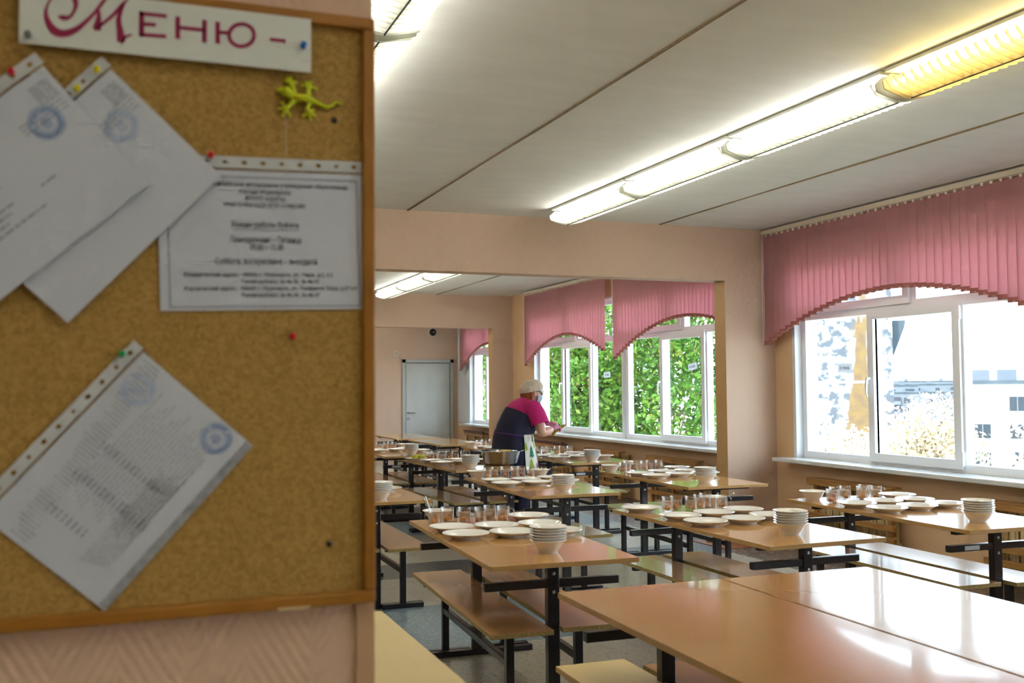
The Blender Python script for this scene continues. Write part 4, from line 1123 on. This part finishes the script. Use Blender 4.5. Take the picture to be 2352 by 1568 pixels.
o_ = bowl.copy(); COL.objects.link(o_); o_.location = (2.838, 8.225, .7502); tag(o_, 'white bowl at the cork-board end of the mugs, middle table of the second laid row', 'bowl', 'single bowls behind the mugs')
# apples on a dish
adx, ady = APPLE[0]-2.93, APPLE[1]-10.40
o_ = plate.copy(); COL.objects.link(o_); o_.location = (APPLE[0], APPLE[1], .7502); tag(o_, 'white plate carrying yellow-green apples on the table with the steel basin', 'plate', 'white plates on the laid tables')
for i, (x, y) in enumerate(((2.905, 10.36), (2.955, 10.43), (2.985, 10.365))):
    a_ = thing('apple', (x+adx, y+ady, .7565), '%s yellow-green apple from the cork board side on the apple plate' % ORD[i], 'apple', group='apples on a plate')
    MB().lathe([(0, .008), (.012, .002), (.026, .008), (.034, .028), (.033, .044), (.02, .056), (.008, .054), (0, .048)], 16).build('flesh', M['apple'], a_)
    MB().tube([(0, 0, .048), (.002, 0, .058), (.006, 0, .066)], .0015, 5).build('stalk', M['tree_bark'], a_)

# steel basin with bananas
t = thing('steel_basin', (3.54, 9.52, .7502), 'large stainless steel basin at the table corner in front of the woman', 'basin')
MB().lathe([(0, .002), (.14, .002), (.155, .006), (.168, .02), (.195, .125), (.200, .132), (.226, .136), (.231, .134), (.232, .139), (.226, .1415), (.20, .137), (.192, .128), (.164, .022), (.152, .010), (0, .007)], 48).build('bowl_wall', M['steel'], t)
def banana(m_, m2, c, az, tilt, ln=.17, r=.017):
    pts = []; rad = []
    for i in range(9):
        u = i/8-.5
        q = Vector((u*ln, 0, .055*(.25-u*u)*1.2)); q = Matrix.Rotation(az, 3, 'Z') @ (Matrix.Rotation(tilt, 3, 'X') @ q)
        pts.append(q+Vector(c)); rad.append(r*(.35 if i in (0, 8) else .8 if i in (1, 7) else 1))
    m_.tube(pts, rad, 8)
for i, (dx, dy, az) in enumerate(((-.08, .04, .3), (.03, .07, 1.2), (.09, -.02, 2.2), (-.04, -.07, .1), (.01, .0, .9), (.07, .06, .2), (-.09, -.02, 1.6))):
    m_ = MB(); banana(m_, None, (0, 0, 0), az, R(70)); o_ = m_.build('banana', M['banana_flesh'], loc=(3.54+dx, 9.52+dy, .7502+.092+.006*(i % 2)+(.02 if i > 3 else 0)))
    tag(o_, 'banana lying among others in the steel basin', 'banana', 'bananas in the steel basin')

# ---------------------------------------------------------------- the woman
PX, PY = 3.86, 9.88
per = thing('person', (PX, PY, 0), 'woman in navy and magenta uniform and hair cap bending over a table', 'person')
def skin_mesh(name, verts, edges, radii, mat, parent, sub=2, root=0):
    me = bpy.data.meshes.new(name); me.from_pydata(verts, edges, []); me.update()
    o_ = bpy.data.objects.new(name, me); COL.objects.link(o_); o_.parent = parent
    sk = o_.modifiers.new('skin', 'SKIN'); sk.use_smooth_shade = True
    for i, r_ in enumerate(radii):
        d_ = me.skin_vertices[0].data[i]; d_.radius = (r_, r_) if not isinstance(r_, tuple) else r_
        d_.use_root = (i == root)
    s_ = o_.modifiers.new('sub', 'SUBSURF'); s_.levels = sub; s_.render_levels = sub
    me.materials.append(mat)
    return o_
V = [(-.04, 0, .92), (-.02, 0, 1.05), (.04, 0, 1.20), (.09, 0, 1.31), (.125, 0, 1.37), (.155, 0, 1.41), (.175, 0, 1.445), (.175, 0, 1.50),
     (.10, -.17, 1.305), (.15, -.24, 1.15), (.17, -.245, 1.04), (.26, -.19, 1.055), (.345, -.115, 1.075),
     (.10, .17, 1.305), (.17, .24, 1.17), (.19, .23, 1.06), (.27, .16, 1.09), (.345, .085, 1.12),
     (-.03, -.10, .84), (.0, -.11, .46), (-.02, -.11, .09), (.10, -.12, .04),
     (-.03, .10, .84), (.0, .11, .46), (-.02, .11, .09), (.10, .12, .04)]
E_ = [(0, 1), (1, 2), (2, 3), (3, 4), (4, 5), (5, 6), (6, 7), (3, 8), (8, 9), (9, 10), (10, 11), (11, 12), (3, 13), (13, 14), (14, 15), (15, 16), (16, 17),
      (0, 18), (18, 19), (19, 20), (20, 21), (0, 22), (22, 23), (23, 24), (24, 25)]
Rd = [(.16, .14), (.16, .14), (.16, .14), (.13, .12), .055, .065, .092, .075, .065, .058, .052, .046, .034, .065, .058, .052, .046, .034, .085, .06, .045, .035, .085, .06, .045, .035]
body = skin_mesh('body', V, E_, Rd, M['skin'], per)
# face
hd = Vector((.175, 0, 1.455)); yaw = R(-6)
def fp(f, s_, u): return hd+Vector((f*math.cos(yaw)-s_*math.sin(yaw), f*math.sin(yaw)+s_*math.cos(yaw), u))
MB().tube([fp(.082, 0, .012), fp(.105, 0, -.014), fp(.108, 0, -.022), fp(.09, 0, -.028)], [.006, .011, .012, .008], 8).build('nose', M['skin'], per)
for s_ in (-1, 1):
    MB().ball(fp(.078, s_*.032, .008), (.012, .014, .009), 10).build('eye', M['eyewhite'], per)
    MB().ball(fp(-.002, s_*.092, -.012), (.018, .01, .03), 10).build('ear', M['skin'], per)
    MB().tube([fp(.10, s_*.036+.024*math.cos(a), .006+.02*math.sin(a)) for a in [2*PI*i/16 for i in range(17)]], .0026, 6, cap=False).tube([fp(.10, s_*.06, .012), fp(.05, s_*.09, .012), fp(0, s_*.094, .008)], .0022, 6).build('glasses', M['black_plastic'], per)
MB().tube([fp(.10, -.012, .008), fp(.10, .012, .008)], .0024, 6).build('glasses', M['black_plastic'], per)
m_ = MB()
rings = []
for i in range(7):
    u = i/6; z = -.03-.075*u; rad = .088*math.cos((u-.25)*1.35)+.006
    rings.append([fp(rad*math.cos(a)*1.02+.012, rad*math.sin(a)*.86, z+.004*math.sin(7*u)) for a in [R(-75+150*j/12) for j in range(13)]])
vs = [p_ for r_ in rings for p_ in r_]
m_.add(vs, [(i*13+j, i*13+j+1, (i+1)*13+j+1, (i+1)*13+j) for i in range(6) for j in range(12)], True)
mk = m_.build('mask', M['mask'], per)
# hair and cap
m_ = MB()
rings = []
for i, (f, u, rf, rs) in enumerate(((-.035, .03, .085, .098), (-.052, -.02, .078, .10), (-.064, -.07, .062, .095), (-.072, -.115, .045, .08), (-.075, -.15, .02, .05))):
    rings.append([fp(f+rf*math.cos(a), rs*math.sin(a)*(1+.04*math.sin(9*a)), u) for a in [2*PI*j/28 for j in range(28)]])
m_.loft(rings).build('hair', M['hair'], per)
for s_ in (-1, 1):
    MB().tube([fp(-.03, s_*.088, .02), fp(-.035, s_*.094, -.03), fp(-.04, s_*.09, -.09), fp(-.02, s_*.082, -.15)], [.012, .022, .024, .008], 8).build('hair', M['hair'], per)
m_ = MB(); rings = []
nn = 40
for i in range(11):
    ph_ = i/10*1.75
    r_ = math.sin(min(ph_, PI/2))*(1 if ph_ < PI/2 else 1-.25*(ph_-PI/2)/.18*.3); z = .105*math.cos(ph_)
    rings.append([fp(-.018+(.128*r_*(1+.035*math.cos(a*13)*min(1, i/6)))*math.cos(a), .118*r_*(1+.035*math.cos(a*13)*min(1, i/6))*math.sin(a), .035+z-.06*math.cos(a)*-.35*r_+.0) for a in [2*PI*j/nn for j in range(nn)]])
m_.loft(rings, cap=(True, False)).build('hair_cap', M['cap'], per)
MB().tube([rings[-1][j]*1.0 for j in range(nn)]+[rings[-1][0]], .006, 6, cap=False).build('cap_band', M['cap'], per)

# clothing: lofted rings (z, centre x, half depth, half width, forward lean)
TU = [(.60, -.04, .215, .275, 0), (.72, -.05, .215, .27, 0), (.84, -.058, .21, .262, 2), (.94, -.055, .20, .252, 6), (1.01, -.045, .188, .24, 10), (1.08, -.02, .192, .24, 16), (1.16, .018, .192, .238, 24), (1.22, .045, .18, .232, 30)]
YK = [(1.22, .045, .181, .233, 30), (1.275, .072, .155, .222, 34), (1.32, .096, .118, .188, 38), (1.352, .112, .086, .13, 40), (1.375, .122, .068, .078, 40)]
def ringp(z, cx, rx, ry, lean, n=36, wr=0., off=0.):
    out_ = []
    for j in range(n):
        a = 2*PI*j/n; w_ = 1+wr*math.sin(a*7+z*9)+wr*.6*math.sin(a*12+z*31)
        p_ = Vector(((rx+off)*w_*math.cos(a), (ry+off)*w_*math.sin(a), 0))
        p_ = Matrix.Rotation(R(lean), 3, 'Y') @ p_
        out_.append(p_+Vector((cx, 0, z)))
    return out_
MB().loft([ringp(*q_, wr=.018) for q_ in TU], cap=(False, False)).build('tunic', M['navy'], per)
MB().loft([ringp(*q_, wr=.008) for q_ in YK], cap=(False, False)).build('yoke', M['magenta'], per)
for s_ in (-1, 1):
    sh = [Vector((.085, s_*.13, 1.315)), Vector((.10, s_*.195, 1.295)), Vector((.122, s_*.232, 1.235)), Vector((.145, s_*.255, 1.165)), Vector((.152, s_*.262, 1.135))]
    MB().tube(sh, [.075, .092, .095, .094, .096], 18, cap=False).build('sleeve', M['magenta'], per)
    leg = MB(); leg.loft([[Vector((cx+r_*math.cos(a), s_*.105+r_*math.sin(a), z)) for a in [2*PI*j/16 for j in range(16)]] for z, cx, r_ in ((.80, -.03, .115), (.6, -.01, .10), (.45, .0, .088), (.25, -.01, .078), (.09, -.02, .072))], cap=(False, False))
    leg.build('trouser_leg', M['navy'], per)
    MB().ball((.04, s_*.115, .035), (.13, .048, .038), 14).build('shoe', M['black_plastic'], per)
# apron round the front, with tree prints
def apr(a, z):
    """point on the apron at azimuth a from straight ahead and height z"""
    f = (1.02-z)/.36
    rx = .20+.055*f; ry = .252+.035*f; cx = -.045-.0*f
    w_ = 1+.022*f*math.sin(a*11)
    return Vector((cx+rx*w_*math.cos(a), ry*w_*math.sin(a), z))
m_ = MB(); na, nz_ = 40, 14
vs = [apr(R(-84+150*i/na), 1.03-.385*j/nz_) for j in range(nz_+1) for i in range(na+1)]
m_.add(vs, [(j*(na+1)+i, j*(na+1)+i+1, (j+1)*(na+1)+i+1, (j+1)*(na+1)+i) for j in range(nz_) for i in range(na)], True)
m_.build('apron', M['apron'], per)
def prn(pts, mat, a0, z0):
    m2 = MB()
    vs_ = []
    for x_, y_ in pts:
        q_ = apr(a0+x_/.25, z0+y_); c_ = Vector((-.045, 0, q_.z)); vs_.append(q_+(q_-c_).normalized()*.004)
    tri = geometry.tessellate_polygon([[Vector((x_, y_, 0)) for x_, y_ in pts]])
    m2.add(vs_, [tuple(t_) for t_ in tri]); return m2
fir = [(-.004, -.06), (.004, -.06), (.004, -.045), (.034, -.048), (.016, -.02), (.026, -.02), (.010, .008), (.018, .008), (0, .045), (-.018, .008), (-.010, .008), (-.026, -.02), (-.016, -.02), (-.034, -.048), (-.004, -.045)]
for (a_, z_, mat, sc) in ((-62, .865, 'print_green', 1.25), (-50, 1.0, 'print_green', .9), (-80, .92, 'print_lime', .9), (-66, .735, 'print_lime', 1.2), (-40, .93, 'print_lime', .8), (-36, .72, 'print_red', .6), (-28, .86, 'print_green', 1.), (0, .8, 'print_lime', 1.1), (20, .92, 'print_green', 1.1)):
    o_ = prn([(x_*sc, y_*sc) for x_, y_ in fir], None, R(a_), z_).build('printed_motif', M[mat], per, weld=False)
for (a_, z_) in ((-44, .95), (-46, .70), (-70, 1.0), (-30, .78)):
    for kx in range(4):
        prn([(-.014+.004*kx, -.03+.018*kx), (.010+.004*kx, -.024+.018*kx), (.010+.004*kx, -.020+.018*kx), (-.014+.004*kx, -.026+.018*kx)], None, R(a_), z_).build('printed_motif', M['print_red'], per, weld=False)
# purple tie
pts = [ringp(1.015, -.045, .192, .244, 10, off=.004)[j % 36] for j in range(9, 38-9)]
m_ = MB(); m_.tube(pts, .006, 6)
bk = Vector((-.245, -.02, 1.06))
m_.tube([bk, bk+Vector((-.02, -.03, .02)), bk+Vector((-.03, -.05, -.01)), bk+Vector((-.01, -.02, 0))], .005, 6)
m_.tube([bk, bk+Vector((-.03, -.01, -.04)), bk+Vector((-.04, -.02, -.10))], .005, 6)
m_.build('apron_tie', M['purple'], per)
# gloved hands, five fingers each curled round the banana
def glove(wrist, palm, fwd, up, side, name):
    """wrist, palm centre, finger direction, palm-up vector, thumb side"""
    w_, p_, f_, u_, s_ = (Vector(q_) for q_ in (wrist, palm, fwd, up, side))
    vs_ = [w_, w_*.45+p_*.55, p_+f_*.03]; ed = [(0, 1), (1, 2)]; rd = [.031, (.040, .024), (.038, .020)]
    for i, (off, ln) in enumerate(((-.028, .062), (-.010, .072), (.010, .068), (.028, .052))):
        base = p_+f_*.034+s_*off
        b0 = len(vs_)
        vs_ += [base, base+f_*ln*.45+u_*-.010, base+f_*ln*.62+u_*-.034, base+f_*ln*.42+u_*-.055]
        ed += [(2, b0), (b0, b0+1), (b0+1, b0+2), (b0+2, b0+3)]; rd += [.0115, .0105, .0098, .0085]
    b0 = len(vs_)
    th = w_*.4+p_*.6
    vs_ += [th-s_*.036, th-s_*.056+f_*.028-u_*.016, th-s_*.05+f_*.058-u_*.034]
    ed += [(1, b0), (b0, b0+1), (b0+1, b0+2)]; rd += [.014, .0115, .0095]
    return skin_mesh(name, [q_.to_tuple() for q_ in vs_], ed, rd, M['glove'], per, 2, 0)
glove((.352, -.108, 1.077), (.405, -.065, 1.09), (.80, .55, .10), (-.05, -.2, .97), (.50, -.80, -.12), 'glove')
glove((.350, .080, 1.122), (.395, .030, 1.130), (.72, -.66, .05), (.0, .1, .99), (.62, .70, .0), 'glove')
m_ = MB(); banana(m_, None, (0, 0, 0), R(-10), R(0), .19, .018)
o_ = m_.build('banana', [M['banana']], loc=(PX+.455, PY-.035, 1.055)); o_.rotation_euler = (0, R(-38), 0)
tag(o_, 'half peeled banana held in the pink gloved hands', 'banana')

# ---------------------------------------------------------------- outside
mb = MB(); mb.add([(7, -150, -9.5), (60, -150, -10), (900, -150, -22), (900, 900, -22), (60, 900, -10), (7, 900, -9.5)], [(0, 1, 4, 5), (1, 2, 3, 4)]); o_ = mb.build('ground', M['ground']); struct(o_)

def leaves_mesh(name, centers, radii, n, size, seed):
    """n separate leaves scattered through overlapping clumps"""
    r_ = np.random.default_rng(seed)
    c = np.array(centers); rad = np.array(radii)
    wgt = rad.prod(1)**(2/3); wgt /= wgt.sum()
    idx = r_.choice(len(c), n, p=wgt)
    d_ = r_.normal(size=(n, 3)); d_ /= np.linalg.norm(d_, axis=1)[:, None]
    rr_ = r_.uniform(.35, 1, n)**.5
    p_ = c[idx]+d_*rr_[:, None]*rad[idx]
    a = r_.normal(size=(n, 3)); a /= np.linalg.norm(a, axis=1)[:, None]
    b = np.cross(a, r_.normal(size=(n, 3))); b /= np.linalg.norm(b, axis=1)[:, None]
    s_ = size*r_.uniform(.6, 1.3, n)[:, None]
    v = np.stack([p_-a*s_*.5, p_+b*s_*.27+a*s_*.05, p_+a*s_*.55, p_-b*s_*.27+a*s_*.05], 1).reshape(-1, 3)
    me = bpy.data.meshes.new(name)
    me.vertices.add(4*n); me.vertices.foreach_set('co', v.ravel())
    me.loops.add(4*n); me.loops.foreach_set('vertex_index', np.arange(4*n, dtype=np.int32))
    me.polygons.add(n); me.polygons.foreach_set('loop_start', np.arange(0, 4*n, 4, dtype=np.int32)); me.polygons.foreach_set('loop_total', np.full(n, 4, dtype=np.int32))
    me.update(calc_edges=True); me.validate()
    return me

def tree(loc, h, spread, n, size, mat, label, seed, base=-9.5, trunk_r=.16, low=.25):
    rr = random.Random(seed)
    e_ = thing('tree', (loc[0], loc[1], base), label, 'tree', group='trees outside the windows')
    H = h-base
    m_ = MB()
    m_.tube([(0, 0, 0), (.1, .05, H*.35), (.0, .15, H*.7), (.1, .1, H*.95)], [trunk_r, trunk_r*.8, trunk_r*.5, .03], 8)
    cs, rs = [], []
    for i in range(54):
        z = H*(low+(1-low)*rr.random()); a = rr.uniform(0, 2*PI)
        q = 1-abs((z/H-low)/(1-low)-.42)*1.25
        r_ = spread*max(.25, q)*rr.uniform(.35, .95)
        tip = (r_*math.cos(a), r_*math.sin(a), z)
        zb = max(H*.2, z-H*.12)
        m_.tube([(.05, .1, zb), (tip[0]*.5, tip[1]*.5, (z+zb)/2+.1), tip], [.06, .035, .015], 6)
        cs.append(tip); k2 = spread*rr.uniform(.28, .46); rs.append((k2, k2, k2*.8))
    m_.build('trunk', M['tree_bark'], e_)
    me = leaves_mesh('foliage', cs, rs, n, size, seed)
    me.materials.append(mat)
    o2 = bpy.data.objects.new('foliage', me); COL.objects.link(o2); o2.parent = e_
    return e_
# green trees close behind the second bay
tree((10.9, 27.2), 7.2, 3.3, 44000, .16, M['leaf_green'], 'dense green tree behind the window the woman faces', 11, low=.45)
tree((14.0, 24.4), 7.2, 3.2, 44000, .16, M['leaf_green'], 'green tree behind the panes beside the near pier', 12, low=.45)
tree((11.6, 34.5), 6.0, 2.6, 20000, .17, M['leaf_autumn'], 'pale tree behind the end bay window', 13, low=.45)
# pale autumn trees with tops below the middle of the near bay's windows
tree((15.4, 19.2), .1, 2.0, 15000, .12, M['leaf_autumn'], 'pale autumn tree in front of the stained house wall', 14, low=.45)
tree((18.2, 19.4), .75, 2.1, 15000, .12, M['leaf_autumn'], 'pale autumn tree below the apartment block in the opening sash', 15, low=.45)
tree((17.6, 15.2), .65, 2.2, 15000, .12, M['leaf_autumn'], 'pale autumn tree in the pane beside the opening sash', 16, low=.45)
tree((17.2, 10.5), .6, 2.2, 12000, .12, M['leaf_autumn'], 'pale autumn tree beyond the windows by the near pier', 17, low=.45)

# neighbouring house with the stained gable
t = thing('stained_house', (29.2, 35.0, -10), 'neighbouring house with an ochre-stained concrete gable seen through the first pane', 'building')
t.rotation_euler = (0, 0, R(-39.8))
# local x runs along the gable, local y away from the room
MB().bx(-5.5, 1.43, 0, 12, 0, 17.5).build('gable_wall', M['stained'], t)
MB().bx(-5.8, 1.75, -.4, 12.4, 17.5, 17.9).build('roof_edge', M['roofing'], t)
MB().prism([(0, 0), (.55, 0), (.5, -.3), (.12, -1.3), (0, -1.6)], .5, 2.6, lambda a, b, c: (1.43+a, c, 14.2+b)).build('balcony_side', M['roofing'], t)

def block(loc, rz, w, d, h, rows, cols, label, zbase=-14, wall='conc'):
    t_ = thing('apartment_block', (loc[0], loc[1], zbase), label, 'building', rz, 'apartment blocks across the valley')
    MB().bx(-w/2, w/2, 0, d, 0, h).build('wall', M[wall], t_)
    MB().bx(-w/2-.3, w/2+.3, -.3, d+.3, h, h+.4).build('roof', M['roofing'], t_)
    rr = random.Random(int(w*7+h))
    m2 = MB()
    for i in range(5):
        x_ = -w/2+w*(i+.5)/5; m2.bx(x_-1, x_+1, d*.4, d*.6, h+.4, h+1.6)
    m2.build('roof_vent', M['conc'], t_)
    for r_ in range(rows):
        for c_ in range(cols):
            x_ = -w/2+w*(c_+.5)/cols; z_ = h-2.2-3.0*r_
            if rr.random() < .12: continue
            if c_ % 5 == 4:
                f_ = MB().bx(x_-1.6, x_+1.6, -1.1, 0, z_-1.3, z_-.2).build('balcony', M['conc'], t_)
                MB().bx(x_-1.5, x_+1.5, -.9, -.05, z_-.2, z_+1.0).build('glazing', M['win_dark'], f_)
            else:
                f_ = MB().bx(x_-.8, x_+.8, -.06, .06, z_-.75, z_+.8).build('window', M['win_dark'], t_)
                MB().bx(x_-.06, x_+.06, -.1, .05, z_-.75, z_+.8).build('mullion', M['conc'], f_)
    return t_
block((222, 237), R(-43), 78, 14, 18.7, 4, 24, 'long pale apartment block with balconies seen through the opening sash', -20)
block((92, 82), R(-48), 14, 9, 15.4, 3, 4, 'tall pale building standing closer behind the third pane', -14, 'conc_white')
for i, (x, y, w_, h_) in enumerate(((265, 330, 60, 20.6), (345, 345, 70, 20.9), (372, 262, 60, 20.4), (430, 420, 90, 22.5))):
    block((x, y), R(-43), w_, 12, h_, 2, 10, ('low distant apartment block on the hill, %s along the skyline' % ORD[i]), -20)
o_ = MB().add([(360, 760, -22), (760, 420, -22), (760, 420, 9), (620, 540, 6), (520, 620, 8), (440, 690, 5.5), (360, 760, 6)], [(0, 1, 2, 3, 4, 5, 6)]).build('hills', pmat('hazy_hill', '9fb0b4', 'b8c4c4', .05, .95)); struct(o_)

# little group labels stuck on the panes
def pane_label(x, y, z, txt, label, tilt=0, W_=.20, H_=.082):
    e_ = bpy.data.objects.new('pane_label', None); COL.objects.link(e_)
    # faces the room: local x runs towards -y, local y up
    c_, s_ = math.cos(tilt), math.sin(tilt)
    e_.matrix_world = Matrix(((0, 0, -1, x), (-c_, s_, 0, y), (s_, c_, 0, z), (0, 0, 0, 1)))
    tag(e_, label, 'label')
    MB().bx(-W_/2, W_/2, -H_/2, H_/2, 0, .001).build('paper', M['label_paper'], e_)
    text_obj(txt, H_*.52, M['ink'], e_, -.006, 0, .0016, bold=.0006, sx=.9)
    return e_
pane_label(W1+.114, 7.86, 1.672, '3 отряд', 'paper label reading 3 отряд on the pane before the stained wall')
pane_label(W2+.114, 10.86, 1.75, '4 отряд', 'tilted paper label reading 4 отряд on the sash beside the near pier', R(8))
pane_label(W2+.114, 13.22, 1.68, '1 отряд', 'paper label reading 1 отряд on the pane between the two blinds', R(3))

# ---------------------------------------------------------------- light
w = bpy.data.worlds.new('sky'); scene.world = w; w.use_nodes = True
nt = w.node_tree; nt.nodes.clear()
bg = nt.nodes.new('ShaderNodeBackground'); wo = nt.nodes.new('ShaderNodeOutputWorld')
tc = nt.nodes.new('ShaderNodeTexCoord'); sp_ = nt.nodes.new('ShaderNodeSeparateXYZ'); nt.links.new(tc.outputs['Generated'], sp_.inputs[0])
cr = nt.nodes.new('ShaderNodeValToRGB'); nt.links.new(sp_.outputs[2], cr.inputs[0])
cr.color_ramp.elements[0].position = .0; cr.color_ramp.elements[0].color = (.79, .90, 1.0, 1)
cr.color_ramp.elements[1].position = .7; cr.color_ramp.elements[1].color = (.62, .80, 1.0, 1)
nt.links.new(cr.outputs[0], bg.inputs[0]); bg.inputs[1].default_value = 2.2
nt.links.new(bg.outputs[0], wo.inputs[0])
su = bpy.data.lights.new('sun', 'SUN'); su.energy = 2.2; su.angle = R(1.5); su.color = (1, .95, .86)
so = bpy.data.objects.new('sun', su); COL.objects.link(so)
so.rotation_euler = Vector((.62, .25, -.74)).to_track_quat('-Z', 'Y').to_euler()
# daylight portals in the window openings steer the sampling only
for xw, a, b, wins in BAYS:
    lo = min(q_[0] for q_ in wins); hi = max(q_[1] for q_ in wins)
    la = bpy.data.lights.new('window_portal', 'AREA'); la.shape = 'RECTANGLE'; la.size = ZT-ZS; la.size_y = hi-lo
    la.cycles.is_portal = True
    lo_ = bpy.data.objects.new('window_portal', la); COL.objects.link(lo_)
    lo_.location = (xw+.25, (lo+hi)/2, (ZS+ZT)/2); lo_.rotation_euler = (0, R(90), 0)

# ---------------------------------------------------------------- camera
cam = bpy.data.cameras.new('camera'); co = bpy.data.objects.new('camera', cam); COL.objects.link(co); scene.camera = co
cam.sensor_width = 36; cam.lens = 35.717; cam.clip_start = .05; cam.clip_end = 2000
yaw_, pit_, rol_ = .368013896, .0444401177, -.00816637679
fw_ = Vector((math.sin(yaw_)*math.cos(pit_), math.cos(yaw_)*math.cos(pit_), math.sin(pit_)))
r0 = Vector((math.cos(yaw_), -math.sin(yaw_), 0)); u0 = r0.cross(fw_)
rr_ = r0*math.cos(rol_)+u0*math.sin(rol_); uu = u0*math.cos(rol_)-r0*math.sin(rol_)
co.matrix_world = Matrix(((rr_.x, uu.x, -fw_.x, 0), (rr_.y, uu.y, -fw_.y, 0), (rr_.z, uu.z, -fw_.z, 1.52), (0, 0, 0, 1)))
cam.dof.use_dof = True; cam.dof.focus_distance = 7.5; cam.dof.aperture_fstop = 4.8

scene.view_settings.view_transform = 'Standard'; scene.view_settings.look = 'None'
scene.view_settings.gamma = 1; scene.view_settings.use_curve_mapping = False
scene.view_settings.exposure = 1.85
scene.cycles.use_denoising = True
scene.cycles.sample_clamp_indirect = 10
scene.cycles.use_adaptive_sampling = True; scene.cycles.adaptive_threshold = .08; scene.cycles.adaptive_min_samples = 20
scene.cycles.max_bounces = 8; scene.cycles.diffuse_bounces = 4; scene.cycles.glossy_bounces = 3; scene.cycles.transparent_max_bounces = 16

for o in COL.objects:
    if 'label' in o and len(o['label'].split()) > 16: print('LONG', len(o['label'].split()), o['label'])
